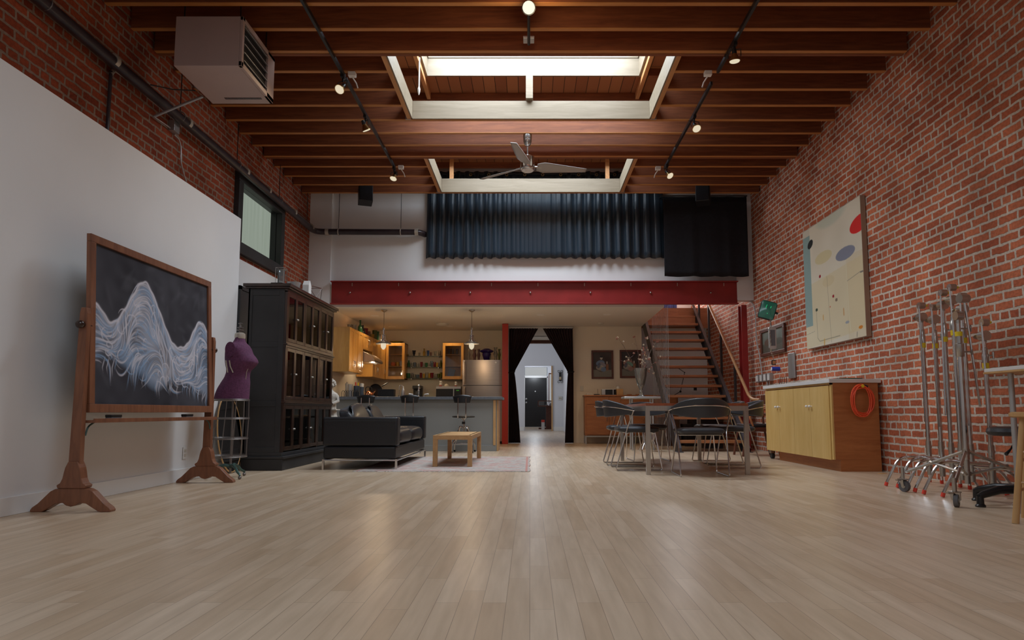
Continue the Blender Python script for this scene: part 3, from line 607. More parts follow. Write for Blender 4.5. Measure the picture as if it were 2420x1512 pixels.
for z0, z1 in tiers:
    lb(G(), BX0+.02, BX1-.04, BY0+.03, BY1-.03, z0-.02, z0).obj('shelf', M_['bookbrown'], t)
    for k in range(3):
        a = BY0+.03+k*bay; b = a+bay-.03; mid = (a+b)/2
        for y0, y1, ks in ((a+.002, mid-.001, 1), (mid+.001, b-.002, 0)):
            w_ = .032; g = G(); lb(g, BX1-.022, BX1+.002, y0, y0+w_, z0+.002, z1-.002); lb(g, BX1-.022, BX1+.002, y1-w_, y1, z0+.002, z1-.002)
            lb(g, BX1-.022, BX1+.002, y0+w_, y1-w_, z0+.002, z0+w_+.01); lb(g, BX1-.022, BX1+.002, y0+w_, y1-w_, z1-w_-.01, z1-.002)
            dr = g.obj('door', M_['bookbrown'], t, bevel=.003)
            lb(G(), BX1-.012, BX1-.009, y0+w_-.002, y1-w_+.002, z0+w_+.008, z1-w_-.008).obj('door_pane', M_['glass'], dr)
            ky = (y1-.015) if ks else (y0+.015)
            G().sph((BX1+.016-ox, ky-oy, (z0+z1)/2-.02*(z0 < .5)), .012, 8).obj('door_knob', M_['satin'], dr, smooth=True)
# contents, each standing on a shelf
def put(fn, z, y, x=-2.92): return fn(x, y, z)
def book(x, y, z, h, th, col, tilt=0., label='', grp=None, d=.17):
    m = mat('book_cover', col, .55)
    o = G().box(-d/2, d/2, -th/2, th/2, 0, h).obj('book', m, bevel=.002); o.location = (x, y, z); o.rotation_euler = (tilt, 0, 0)
    tag(o, label, 'book', grp); return o
cols = [(.30, .42, .46), (.06, .07, .12), (.35, .08, .08), (.42, .18, .10), (.45, .30, .2), (.5, .22, .12), (.48, .45, .4)]
names = ['pale blue', 'dark navy', 'dark red', 'rust coloured', 'tan', 'orange brown', 'off-white']
y = 7.60
for c_, n_ in zip(cols, names):
    th = .026; book(-2.93, y+th/2, 1.471, .30-.01*len(n_)/4, th-.003, c_, 0, '%s book in the row at the left end of the top bookcase tier' % n_, 'books in the top left bay'); y += th
book(-2.93, 7.94, 1.471, .25, .05, (.62, .60, .50), 0, 'thick white book standing alone on the top tier of the bookcase')
for i, (c_, n_) in enumerate((((.35, .06, .08), 'red'), ((.15, .25, .35), 'blue'), ((.6, .6, .6), 'white'), ((.2, .45, .45), 'teal'), ((.5, .5, .52), 'grey'))):
    book(-2.93, 8.84+i*.032, 1.471, .24-.008*i, .028, c_, 0, '%s spined book in the far bay of the top bookcase tier' % n_, 'books in the top right bay')
o = G().lathe([(0, 0), (.11, 0), (.13, .012), (.11, .02), (0, .016)], M=Matrix.Rotation(PI/2, 4, 'Y')).obj('patterned_plate', mat('blue_white_plate', (.25, .28, .27), .3, noise=(30, .9)), smooth=True); o.location = (-2.93, 8.37, 1.601); tag(o, 'round patterned plate standing upright in the middle bay of the top tier', 'plate')
def figurine(name, x, y, z, prof, m, label, cat='figurine', n=18):
    o = G().lathe(prof, n=n).obj(name, m, smooth=True); o.location = (x, y, z); return tag(o, label, cat)
figurine('heart_ornament', -2.93, 9.16, 1.471, [(.03, 0), (.03, .01), (.006, .02), (.006, .17), (.035, .21), (.045, .24), (.02, .27), (0, .28)], mat('pink_ceramic', (.5, .12, .18), .3), 'pink ornament on a thin stem inside the top right glass doors', 'ornament')
figurine('glass_lamp', -2.93, 8.52, 1.471, [(.03, 0), (.03, .01), (.008, .03), (.012, .2), (.05, .24), (.06, .33), (.03, .4), (0, .42)], mat('white_shade', (.6, .58, .55), .3), 'slim white ornament in the middle bay beside the patterned plate', 'ornament')
g = G()
for k, (dy, dz) in enumerate(((-.03, .03), (.03, .03), (0, .07), (.03, .11), (-.01, .14), (.02, .19))): g.sph((0, dy, dz), .032)
o = g.obj('shell_garland', mat('white_shell', (.7, .68, .62), .4), smooth=True); o.location = (-2.93, 7.70, 1.105); tag(o, 'cluster of white round shells on a glass ledge in the middle tier', 'ornament')
o = G().box(-.15, .10, -.10, .10, 0, .006).obj('ledge', M_['glass']); o.location = (-2.95, 7.70, 1.098); tag(o, 'small glass ledge holding white shells in the bookcase middle tier', 'shelf')
g = G()
for k in range(7): g.tube([(0, -.07+.02*math.sin(k), .02+k*.03), (.01, 0, .035+k*.03), (0, .07-.01*k, .02+k*.03)], .009, 6)
g.box(-.06, .06, -.08, .08, 0, .015)
o = g.obj('striped_shell', mat('striped_shell', (.4, .42, .38), .4, noise=(40, .7)), smooth=True); o.location = (-2.93, 7.72, .801); tag(o, 'large pale ribbed shell at the bottom left of the middle tier', 'ornament')
figurine('small_bottle', -2.93, 8.06, .801, [(.02, 0), (.022, .09), (.008, .12), (.008, .17), (0, .17)], M_['satin'], 'small silver bottle near the left door knobs of the middle tier', 'bottle')
figurine('small_bottle', -2.93, 8.55, .801, [(.03, 0), (.033, .1), (.012, .14), (.012, .2), (0, .2)], mat('pale_glassware', (.55, .57, .6), .15), 'pale glass bottle in the centre bay of the middle tier', 'bottle')
figurine('crystal_vase', -2.93, 8.36, .801, [(.03, 0), (.02, .05), (.03, .1), (.045, .28), (.05, .4), (0, .39)], mat('dim_crystal', (.16, .15, .16), .1), 'tall dim crystal vase in the centre bay of the middle tier', 'vase')
figurine('small_bottle', -2.93, 8.97, .801, [(.045, 0), (.05, .06), (.05, .12), (0, .12)], mat('pale_jar', (.35, .38, .4), .2), 'squat pale jar in the far bay of the middle tier', 'jar')
figurine('white_vase', -2.93, 8.86, 1.105, [(.04, 0), (.045, .1), (.04, .16), (0, .16)], mat('white_ceramic', (.6, .6, .62), .3), 'white cylindrical vase on a high glass ledge in the far bay', 'vase')
o = G().box(-.15, .10, -.10, .10, 0, .006).obj('ledge', M_['glass']); o.location = (-2.95, 8.86, 1.098); tag(o, 'small glass ledge under the white cylindrical vase', 'shelf')
book(-2.93, 7.60, .222, .30, .02, (.30, .12, .05), -.16, 'brown book leaning in the lower left corner of the bookcase')
book(-2.93, 7.635, .222, .28, .02, (.10, .24, .24), -.16, 'dark green book leaning beside the brown one at the bottom')
o = G().box(-.1, .1, -.1, .1, 0, .05).box(-.1, .1, -.09, .09, .05, .10).obj('teal_box', mat('teal_card', (.03, .30, .26), .5)); o.location = (-2.95, 7.72, .541); tag(o, 'teal box on the upper ledge behind the lowest left door', 'box')
o = G().box(-.17, .12, -.13, .13, 0, .008).obj('ledge', M_['bookbrown']); o.location = (-2.95, 7.72, .532); tag(o, 'short brown ledge carrying a teal box in the lowest tier', 'shelf')
book(-2.93, 8.05, .222, .36, .025, (.03, .08, .30), 0, 'tall blue book in the lowest tier behind the left door knobs')
book(-2.93, 8.97, .222, .33, .03, (.62, .58, .60), 0, 'white and pink book in the lowest tier, far bay')
figurine('small_bottle', -2.93, 8.28, .222, [(.018, 0), (.02, .05), (0, .05)], M_['satin'], 'tiny silver cup on the floor of the lowest tier', 'cup')
# on top of the bookcase
t = thing('glass_lantern', 'clear glass candle lantern on a black base on top of the bookcase', 'lantern', (-2.98, 7.78, 2.136))
G().cbox((0, -.06, .02), (.14, .12, .04)).obj('base', M_['blackmetal'], t, bevel=.004)
g = G()
for z in (.05, .24): g.tube([(-.05, -.03, z), (.05, -.03, z), (.05, .07, z), (-.05, .07, z)], .003, 5, closed=True)
for x in (-.05, .05):
    for yy in (-.03, .07): g.tube([(x, yy, .0), (x, yy, .24)], .003, 5)
g.obj('wire_frame', M_['satin'], t)
G().lathe([(.04, .005), (.04, .20), (.05, .22), (.047, .22), (.037, .2), (.037, .01)], (0, .02, 0)).obj('glass_cup', glass('clear_glassware', (.80, .82, .82), .05, dens=.12), t, smooth=True)
t = thing('wire_polyhedron', 'dark wire polyhedron sculpture lying on top of the bookcase', 'sculpture', (-3.0, 8.72, 2.136))
P = [Vector(p) for p in ((-.16, -.22, .004), (.17, -.14, .004), (.12, .24, .004), (-.18, .14, .01), (-.20, -.02, .17), (.05, -.24, .19), (.20, .06, .18), (-.03, .18, .24))]
g = G()
for a, b in ((0, 1), (1, 2), (2, 3), (3, 0), (0, 4), (0, 5), (1, 5), (1, 6), (2, 6), (2, 7), (3, 7), (3, 4), (4, 5), (5, 6), (6, 7), (7, 4), (4, 6)): g.tube([P[a], P[b]], .0035, 5)
g.obj('wire', M_['picframe'], t)
o = G().lathe([(.05, 0), (.085, .16), (.08, .16), (.046, .01)]).obj('metal_bucket', M_['galv'], smooth=True); o.location = (-3.0, 8.28, 2.136); tag(o, 'small dull metal bucket on the bookcase beside the wire sculpture', 'bucket')
o = G().prism([(-.05, 0), (.05, 0), (.05, .14), (0, .20), (-.05, .14)], -.04, .04, 'x').obj('toy_house', M_['trimw'], bevel=.002); o.location = (-2.86, 8.36, 2.136); tag(o, 'little white house ornament at the front edge of the bookcase top', 'ornament')
# ================================================================ WALL DETAILS, LEFT
t = thing('wall_outlet', 'white electrical outlet low on the white partition behind the easel', 'outlet', tuple(at(436, 1070, x=-3.328)))
G().box(0, .006, -.036, .036, -.058, .058).obj('outlet_plate', M_['trimw'], t, bevel=.002); G().box(.006, .009, -.017, .017, -.035, -.008).box(.006, .009, -.017, .017, .008, .035).obj('socket', M_['ivory'], t)
t = thing('drain_pipe', 'long black iron pipe running along the left brick wall and turning the corner', 'pipe', (-3.8, 5, 3.85))
P = fillet([(0, -5, .0), (0, 6.42, -.02), (1.86, 6.42, -.03), (1.96, 6.62, -.04)], .16, 6)
G().tube(P, .052, 14).obj('pipe_run', M_['blackpipe'], t, smooth=True)
for y in (-.5, .75, 2.05, 3.55, 4.3, 5.35, 6.2): G().tube([(0, y-.025, 0), (0, y+.025, 0)], .060, 14).obj('pipe_coupling', M_['clamp'], t, smooth=True)
for x in (.22, 1.80): G().tube([(x-.03, 6.42, -.025), (x+.03, 6.42, -.025)], .060, 14).obj('pipe_coupling', M_['clamp'], t, smooth=True)
for x, y in ((0, -.1), (0, 1.9), (0, 3.3), (0, 4.75), (0, 6.0)):
    h = G().tube([(x, y, .06), (x, y, .55)], .005, 6).obj('hanger_rod', M_['blackmetal'], t); G().tube([(x+.057*math.cos(a), y, .057*math.sin(a)) for a in np.linspace(0, 2*PI, 17)[:-1]], .005, 6, closed=True).obj('hanger_loop', M_['wire'], h)
for x in (.42, 1.52):
    h = G().tube([(x, 6.42, .03), (x, 6.42, 1.2)], .005, 6).obj('hanger_rod', M_['blackmetal'], t); G().tube([(x, 6.42+.057*math.cos(a), -.025+.057*math.sin(a)) for a in np.linspace(0, 2*PI, 17)[:-1]], .008, 6, closed=True).obj('hanger_loop', M_['clamp'], h)
t = thing('wall_conduit', 'dark vertical conduit rising from the white partition to the black pipe', 'conduit', (WL+.03, 5.86, 2.88))
G().tube([(0, 0, 0), (0, 0, .93)], .016, 8).obj('conduit', M_['blackpipe'], t, smooth=True)
G().tube([(0, 0, .9), (.0, .05, .97), (0, .22, .99)], .02, 8).obj('conduit_elbow', M_['clamp'], t, smooth=True)
p = at(408, 300, x=WL+.02)
t = thing('junction_box', 'grey metal junction box on the left brick wall below the black pipe', 'junction box', tuple(p))
G().box(-.018, .05, -.055, .055, -.06, .06).obj('box_body', M_['galv'], t, bevel=.003)
q = [at(u, v, x=WL+.03)-p for u, v in ((412, 318), (424, 330), (428, 350), (427, 380), (434, 410), (440, 428))]
G().tube(fillet(q, .05), .008, 6).obj('cable', M_['galv'], t, smooth=True)
q = [at(u, v, x=WL+.03)-p for u, v in ((402, 302), (385, 290), (370, 280), (362, 274))]
G().tube(q, .008, 6).obj('cable', M_['galv'], t, smooth=True)
# ================================================================ UNIT HEATER
hx0, hx1, hy0, hy1, hz0, hz1 = -3.30, -2.67, 5.84, 6.60, 3.85, 4.335
t = thing('unit_heater', 'boxy pinkish metal unit heater hanging under the joists at the left', 'heater', (-2.985, 6.22, 3.85)); ox, oy, oz = -2.985, 6.22, 3.85
hh = hz1-hz0
g = G().box(hx0-ox, hx1-ox-.03, hy0-oy, hy1-oy, 0, hh).box(hx1-ox-.03, hx1-ox, hy0-oy, hy0-oy+.04, 0, hh).box(hx1-ox-.03, hx1-ox, hy1-oy-.17, hy1-oy, 0, hh).box(hx1-ox-.03, hx1-ox, hy0-oy, hy1-oy, 0, .05).box(hx1-ox-.03, hx1-ox, hy0-oy, hy1-oy, hh-.04, hh)
g.obj('housing', M_['heater'], t, bevel=.005)
G().box(hx1-ox-.029, hx1-ox-.022, hy0-oy+.04, hy1-oy-.17, .05, hh-.04).obj('louver_recess', M_['dark'], t)
for k in range(5):
    z = .085+k*.08; M = Matrix.Translation((hx1-ox-.012, 0, z)) @ Matrix.Rotation(.5, 4, 'Y')
    G().box(-.02, .02, hy0-oy+.042, hy1-oy-.172, -.0025, .0025, M).obj('louver', M_['galv'], t)
g = G()
for k in range(26): g.box(-.13+k*.0145, -.122+k*.0145, .24, .275, -.004, .001)
g.obj('bottom_vent', M_['dark'], t)
for x, yy in ((-.28, -.3), (.25, -.3), (-.28, .3), (.25, .3)): G().tube([(x, yy, hh-.01), (x, yy, hh+.25)], .006, 6).obj('hanger_rod', M_['blackmetal'], t)
g = G(); g.cyl((-.35, .1, .15), (-.315, .1, .15), .13, 20); g.tube([(-.36, .1+.1*math.cos(a), .15+.1*math.sin(a)) for a in np.linspace(0, 2*PI, 17)[:-1]], .006, 6, closed=True)
g.obj('fan_guard', M_['wire'], t)
a_ = at(475, 228, y=6.5)-Vector((ox, oy, oz)); b_ = at(365, 275, x=WL+.06)-Vector((ox, oy, oz))
G().tube(fillet([a_+Vector((.02, 0, .0)), (a_+b_)/2+Vector((0, 0, .0)), b_], .1), .014, 8).obj('flexible_conduit', M_['galv'], t, smooth=True)
a_ = at(462, 214, y=6.5)-Vector((ox, oy, oz)); b_ = at(355, 200, x=-3.78)-Vector((ox, oy, oz))
G().tube([a_, (a_+b_)/2-Vector((0, 0, .02)), b_], .006, 6).obj('cable', M_['blackmetal'], t)
# ================================================================ CEILING SPEAKERS
for (u, v, ll) in ((864, 460, 'left of the navy curtain'), (1661, 458, 'in front of the flat black curtain panel')):
    p = at(u, v, y=10.85)
    t = thing('ceiling_speaker', 'small black loudspeaker hanging under the last joist %s' % ll, 'speaker', (p.x, p.y, 4.16))
    s_ = 1 if u < 1250 else -1
    M = Matrix.Rotation(s_*.35, 4, 'Z') @ Matrix.Rotation(-.2, 4, 'X')
    G().box(-.115, .115, -.10, .10, 0, .30, M).obj('cabinet', M_['blackmetal'], t, bevel=.008)
    G().box(-.10, .10, -.104, -.10, .015, .285, M).obj('grille', M_['blackcloth'], t)
    G().box(-.02, .02, 0, .04, .2, .24).obj('bracket', M_['blackmetal'], t)
# ================================================================ UPPER CURTAINS
def folds(seed, n):
    r = random.Random(seed); return [r.uniform(-1, 1) for _ in range(n)]
def curtain(name, mtl, x0, x1, ztop, zbot, y, nf, amp, seed, parent, flare=.0, nu=0):
    r = random.Random(seed); ph = [r.uniform(0, 6.28) for _ in range(6)]; nu = nu or nf*14
    def fn(u, v):
        z = zbot+(ztop-zbot)*v; q = u*nf*2*PI
        w_ = q+1.1*math.sin(u*7+ph[0])+.5*math.sin(u*19+ph[1])+.35*(1-v)*math.sin(u*31+ph[2])
        a = amp*(.55+.45*math.sin(u*11+ph[3]))*(.75+.5*(1-v))
        s_ = math.sin(w_); s_ = math.copysign(abs(s_)**.8, s_)
        return (x0+(x1-x0)*u+flare*(u-.5)*(1-v)+.010*math.sin(w_*2+ph[4]), y-a*s_, z+.006*math.sin(w_)*(1-v))
    g = G(); g.grid(fn, nu, 14); return g.obj(name, mtl, parent, smooth=True, solid=.004)
t = thing('velvet_curtain', 'wide navy velvet curtain hanging in folds across the upper back wall', 'curtain', (.26, 11.44, 3.36))
curtain('curtain_cloth', M_['navy'], -1.83-.26, 2.36-.26, 1.57, .0, 0, 25, .045, 5, t, .03)
G().tube([(-2.2, 0, 1.53), (2.2, 0, 1.53)], .012).obj('curtain_rod', M_['blackmetal'], t, smooth=True)
g = G()
for k in range(13): g.tube([(-1.0-.95+k*.32+.022*math.cos(a), -.042, 1.50+.022*math.sin(a)) for a in np.linspace(0, 2*PI, 13)[:-1]], .006, 5, closed=True)
g.obj('grommet_row', M_['brass'], t)
t = thing('curtain_rod', 'short black rod on wall brackets above the flat black cloth panel', 'curtain rod', (3.06, 11.42, 4.42)); G().tube([(-.76, -.12, .018), (.76, -.12, .018)], .012).obj('rod', M_['blackmetal'], t)
for x in (-.745, .745): G().box(x-.01, x+.01, -.12, .13, .01, .03).obj('rod_bracket', M_['blackmetal'], t)
t = thing('blackout_curtain', 'flat black cloth panel hanging at the right end of the navy curtain', 'curtain', (3.06, 11.3, 3.0))
curtain('curtain_cloth', M_['blackcloth'], 2.34-3.06, 3.80-3.06, 1.42, 0, 0, 4, .010, 8, t, .0, 60)
# ================================================================ DOORWAY CURTAINS
def tied(name, xa, xb, xta, xtb, xba, xbb, label, side, seed):
    y = 14.06; t = thing(name, label, 'curtain', ((xa+xb)/2, y, 0)); ox = (xa+xb)/2; r = random.Random(seed); ph = r.uniform(0, 6)
    zt, zk = 2.43, 1.50
    def edges(z):
        if z > zk: k = ((z-zk)/(zt-zk))**1.0; return xta+(xa-xta)*k, xtb+(xb-xtb)*k
        k = ((zk-z)/zk)**.7; return xta+(xba-xta)*k, xtb+(xbb-xtb)*k
    def fn(u, v):
        z = zt*v+.012; l, r_ = edges(z); w_ = u*11*2*PI+ph+.8*math.sin(u*9+ph); tight = min(1, (r_-l)/.5)
        return (l+(r_-l)*u-ox, -.045*(1-.4*tight)*math.sin(w_)*(.5+.5*v if z > zk else .8), z+.004*math.sin(w_)*(v < .02))
    g = G(); g.grid(fn, 120, 34); g.obj('curtain_cloth', M_['plumcloth'], t, smooth=True, solid=.004)
    m = (xta+xtb)/2-ox; G().tube([(m+((xtb-xta)/2+.012)*math.cos(a), .06*math.sin(a), zk+.01*math.cos(a)) for a in np.linspace(0, 2*PI, 25)[:-1]], .012, 6, closed=True).obj('tieback', M_['blackcloth'], t, smooth=True)
    return t
tied('door_curtain', -.445, .17, -.445, -.335, -.445, -.20, 'dark plum curtain tied back on the left side of the hallway doorway', 'l', 3)
tied('door_curtain', .29, .92, .82, .93, .745, .925, 'dark plum curtain tied back on the right side of the hallway doorway', 'r', 9)
t = thing('curtain_rod', 'thin rod carrying the two plum doorway curtains', 'curtain rod', (.24, 14.03, 2.457)); G().tube([(-.69, 0, 0), (.69, 0, 0)], .011).obj('rod', M_['satin'], t, smooth=True)
for x in (-.69, .69): G().sph((x, 0, 0), .022).obj('finial', M_['satin'], t, smooth=True)
# ================================================================ TRACK LIGHTS
def head(parent, p, aim, yoke=0.10, swing=0., lit=True):
    """spotlight head: clamp on the track, yoke arms, bulb"""
    g = G(); g.box(p[0]-.018, p[0]+.018, p[1]-.05, p[1]+.05, p[2]-.03, p[2]); g.tube([Vector(p)+Vector((0, 0, -.03)), Vector(p)+Vector((0, 0, -.07))], .012, 8)
    hd = g.obj('lamp_head', M_['blackmetal'], parent)
    d = Vector(aim).normalized(); c = Vector(p)+Vector((swing, 0, -.14)); q = d.to_track_quat('Z', 'Y').to_matrix().to_4x4(); T = Matrix.Translation(c) @ q
    side = T.to_3x3() @ Vector((1, 0, 0))
    G().tube([Vector(p)+Vector((0, 0, -.06)), Vector(p)+Vector((0, 0, -.065))+side*.062, c+side*.062], .005, 6).tube([Vector(p)+Vector((0, 0, -.06)), Vector(p)+Vector((0, 0, -.065))-side*.062, c-side*.062], .005, 6).obj('yoke', M_['blackmetal'], hd)
    G().lathe([(.02, -.085), (.024, -.05), (.024, -.035)], M=T).obj('socket', M_['blackmetal'], hd, smooth=True)
    G().lathe([(.023, -.036), (.034, -.01), (.052, .028), (.056, .034), (.056, .04), (.05, .037)], M=T).obj('reflector', M_['brass'], hd, smooth=True)
    G().lathe([(.0, .033), (.051, .036), (.045, .045), (.0, .05)], M=T).obj('lit_face', M_['warm'], hd, smooth=True)
    if lit:
        l = lamp('track_spot', c+d*.07, 9, (1, .74, .45), .04, 'SPOT', c+d, 1.7, .6)
def track(name, x, y0, y1, label):
    t = thing('lighting_track', label, 'track light', (x, (y0+y1)/2, 4.37)); 
    G().box(-.014, .014, -(y1-y0)/2, (y1-y0)/2, -.03, .012).obj('track_rail', M_['blackmetal'], t, bevel=.002)
    return t
def on(t, x, y, z): l = t.location; return (x-l.x, y-l.y, z-l.z)
TX = 2.055
# helper children are in local coordinates; lamps are placed in world coordinates
def heads(t, specs):
    for y, aim, sw in specs:
        l = t.location; loc = (0, y-l.y, -.03)
        n0 = set(bpy.data.objects)
        head(t, loc, aim, swing=sw)
        for o in set(bpy.data.objects)-n0:
            if o.type == 'LIGHT': o.location = o.location+l
t = track('lighting_track', -TX, 4.9, 7.0, 'black ceiling track nearer the camera on the left side'); heads(t, [(6.95, (-.25, -.6, -.75), -.02)])
t = track('lighting_track', -TX, 7.05, 9.75, 'black ceiling track farther back on the left side'); heads(t, [(7.95, (.35, .35, -.9), -.0), (9.70, (-.2, -.35, -.9), 0)])
t = track('lighting_track', TX, 4.9, 6.90, 'black ceiling track nearer the camera on the right side'); heads(t, [(6.32, (0.05, .1, -1), 0)])
t = track('lighting_track', TX, 7.15, 9.75, 'black ceiling track farther back on the right side'); heads(t, [(7.95, (.15, -.55, -.8), .02), (9.60, (.4, -.5, -.75), .03)])
for (u, v, y, w_) in ((822, 180, 6.95, 'between the two left lighting tracks'), (1684, 178, 6.93, 'between the two right lighting tracks'), (937, 400, 9.72, 'at the far end of the left lighting track'), (1562, 398, 9.76, 'at the far end of the right lighting track')):
    s_ = 1 if u < 1250 else -1
    t = thing('cable_connector', 'small white cable connector %s' % w_, 'connector', (-TX*s_+.10*s_, y, 4.33))
    G().box(-.04, .04, -.03, .03, .0, .05).obj('connector_body', M_['trimw'], t, bevel=.004)
    G().tube([(.0, 0, 0), (.04*s_, .03, -.06), (.055*s_, .04, -.11)], .007, 6).obj('connector_tail', M_['trimw'], t, smooth=True)
t = thing('ceiling_spotlight', 'bright bare spotlight on a stem at the top centre, nearer than the skylight opening', 'spotlight', (-.01, 6.30, 4.375))
G().box(-.055, .055, -.05, .05, -.012, .012).obj('mounting_plate', M_['galv'], t, bevel=.003)
G().tube([(0, 0, -.01), (0, -.02, -.06), (0, -.62, -.06)], .014, 8).obj('stem', M_['blackmetal'], t, smooth=True)
b_ = G().lathe([(.02, -.08), (.03, -.05), (.06, .0), (.062, .01), (.0, .01)], M=Matrix.Translation((0, -.66, -.09)) @ Matrix.Rotation(PI*.62, 4, 'X')).obj('reflector', M_['blackmetal'], t, smooth=True)
G().sph((0, -.70, -.11), .055).obj('lit_bulb', emis('bright_bulb', (1, .88, .62), 1.3), t, smooth=True)
lamp('ceiling_spot_light', (0, 5.52, 4.22), 10, (1, .78, .5), .06)
# ================================================================ CEILING FAN
t = thing('ceiling_fan', 'three-bladed brushed nickel ceiling fan between the two skylight openings', 'ceiling fan', (-.03, 8.62, 3.90))
G().lathe([(.055, .42), (.06, .44), (.06, .485), (.0, .485)]).obj('ceiling_canopy', M_['satin'], t, smooth=True)
G().lathe([(.0, .33), (.025, .335), (.045, .36), (.058, .40), (.058, .42), (.0, .42)]).tube([(0, 0, .2), (0, 0, .35)], .012, 10).obj('downrod', M_['satin'], t, smooth=True)
G().lathe([(.0, -.01), (.045, -.012), (.05, -.005), (.085, -.002), (.098, .01), (.10, .03), (.10, .17), (.075, .185), (.055, .2), (.0, .2)]).obj('motor_housing', M_['chrome'], t, smooth=True)
G().lathe([(.06, -.012), (.07, -.018), (.08, -.012), (.08, -.004), (.06, -.004)]).lathe([(0, -.02), (.03, -.02), (.035, -.012), (0, -.012)]).obj('bottom_ring', M_['trimw'], t, smooth=True)
for k, a in enumerate((10, 144, 258)):
    a = math.radians(a); R = Matrix.Rotation(a, 4, 'Z')
    def bl(u, v):
        r = .13+.68*u; w_ = .10*(1-.6*u**1.3)*(min(1, .6+u*3)); tw = -(.42-.22*u)
        p = Vector((r, (v-.5)*2*w_*math.cos(tw), .05+(v-.5)*2*w_*math.sin(tw))); return R @ p
    g = G(); g.grid(bl, 16, 6); b_ = g.obj('blade', M_['fanblade'], t, smooth=True, solid=.008)
    G().tube([R @ Vector((.09, 0, .05)), R @ Vector((.19, 0, .05))], .012, 8).obj('blade_arm', M_['satin'], b_, smooth=True)
# ================================================================ PENDANTS, DOWNLIGHTS
def pendant(x, lab):
    t = thing('pendant_lamp', lab, 'pendant lamp', (x, 11.85, 2.5))
    G().lathe([(0, -.04), (.02, -.038), (.045, -.02), (.058, -.008), (.058, 0), (0, 0)]).obj('ceiling_canopy', M_['satin'], t, smooth=True)
    G().tube([(0, 0, -.03), (0, 0, -.33)], .004, 6).obj('cord', M_['blackmetal'], t)
    G().lathe([(.012, -.33), (.02, -.33), (.026, -.36), (.018, -.365), (.018, -.44), (.024, -.445), (.04, -.46), (.045, -.53), (.048, -.545), (.07, -.555), (.072, -.575), (.05, -.58), (.03, -.58)]).obj('lamp_cap', M_['chrome'], t, smooth=True)
    G().lathe([(.06, -.572), (.09, -.585), (.135, -.612), (.14, -.622), (.133, -.618), (.09, -.592), (.055, -.58)]).obj('glass_shade', glass('shade_glass', (.85, .82, .78), .05, dens=.12), t, smooth=True)
    G().lathe([(0, -.725), (.02, -.715), (.04, -.69), (.048, -.655), (.044, -.61), (.028, -.578), (0, -.57)]).obj('bulb', M_['warm'], t, smooth=True)
    lamp('pendant_glow', (x, 11.85, 1.72), 7.5, (1, .74, .45), .05)
pendant(-2.64, 'left pendant lamp with chrome cap and lit bulb over the grey island'); pendant(-1.05, 'right pendant lamp with chrome cap and lit bulb over the grey island')
proto = None
for u, v in ((885, 746), (927, 772), (1063, 771), (1278, 744), (1435, 743)):
    p = at(u, v, z=2.5)
    lb_ = {885: 'round recessed downlight nearest the honey wall cabinets', 927: 'round recessed downlight above the range hood corner', 1063: 'round recessed downlight in front of the glass shelves', 1278: 'round recessed downlight in front of the curtained doorway', 1435: 'round recessed downlight over the framed pictures'}[u]
    if proto is None:
        proto = thing('recessed_downlight', lb_, 'downlight', tuple(p), group='downlights under the loft')
        G().lathe([(.052, -.004), (.078, -.004), (.08, 0), (.052, .0)]).obj('trim_ring', M_['trimw'], proto, smooth=True)
        G().lathe([(0, -.003), (.052, -.003), (.052, -.001), (0, -.001)]).obj('lit_lens', M_['warm'], proto)
    else: dup(proto, loc=tuple(p), label=lb_)
    lamp('downlight_glow', p+Vector((0, 0, -.03)), 18, (1, .74, .45), .05, 'SPOT', p+Vector((0, 0, -1)), 2.3, .6)
p = Vector((.21, 16.3, 2.5)); d_ = dup(proto, loc=tuple(p), label='round recessed downlight inside the hallway behind the plum curtains'); lamp('downlight_glow', p+Vector((0, 0, -.03)), 5, (1, .7, .4), .05, 'SPOT', p+Vector((0, 0, -1)), 2.2, .6)
p = at(1045, 765, z=2.5); t = thing('smoke_detector', 'round white smoke detector on the kitchen ceiling', 'smoke detector', tuple(p)); G().lathe([(0, -.05), (.10, -.048), (.13, -.03), (.135, -.004), (.135, 0), (0, 0)]).obj('detector_body', M_['ivory'], t, smooth=True)
p = at(1420, 763, z=2.5); t = thing('smoke_detector', 'small beige ceiling disc near the wall above the framed pictures', 'smoke detector', tuple(p)); G().lathe([(0, -.025), (.05, -.025), (.06, -.01), (.06, 0), (0, 0)]).obj('detector_body', M_['ivory'], t, smooth=True)
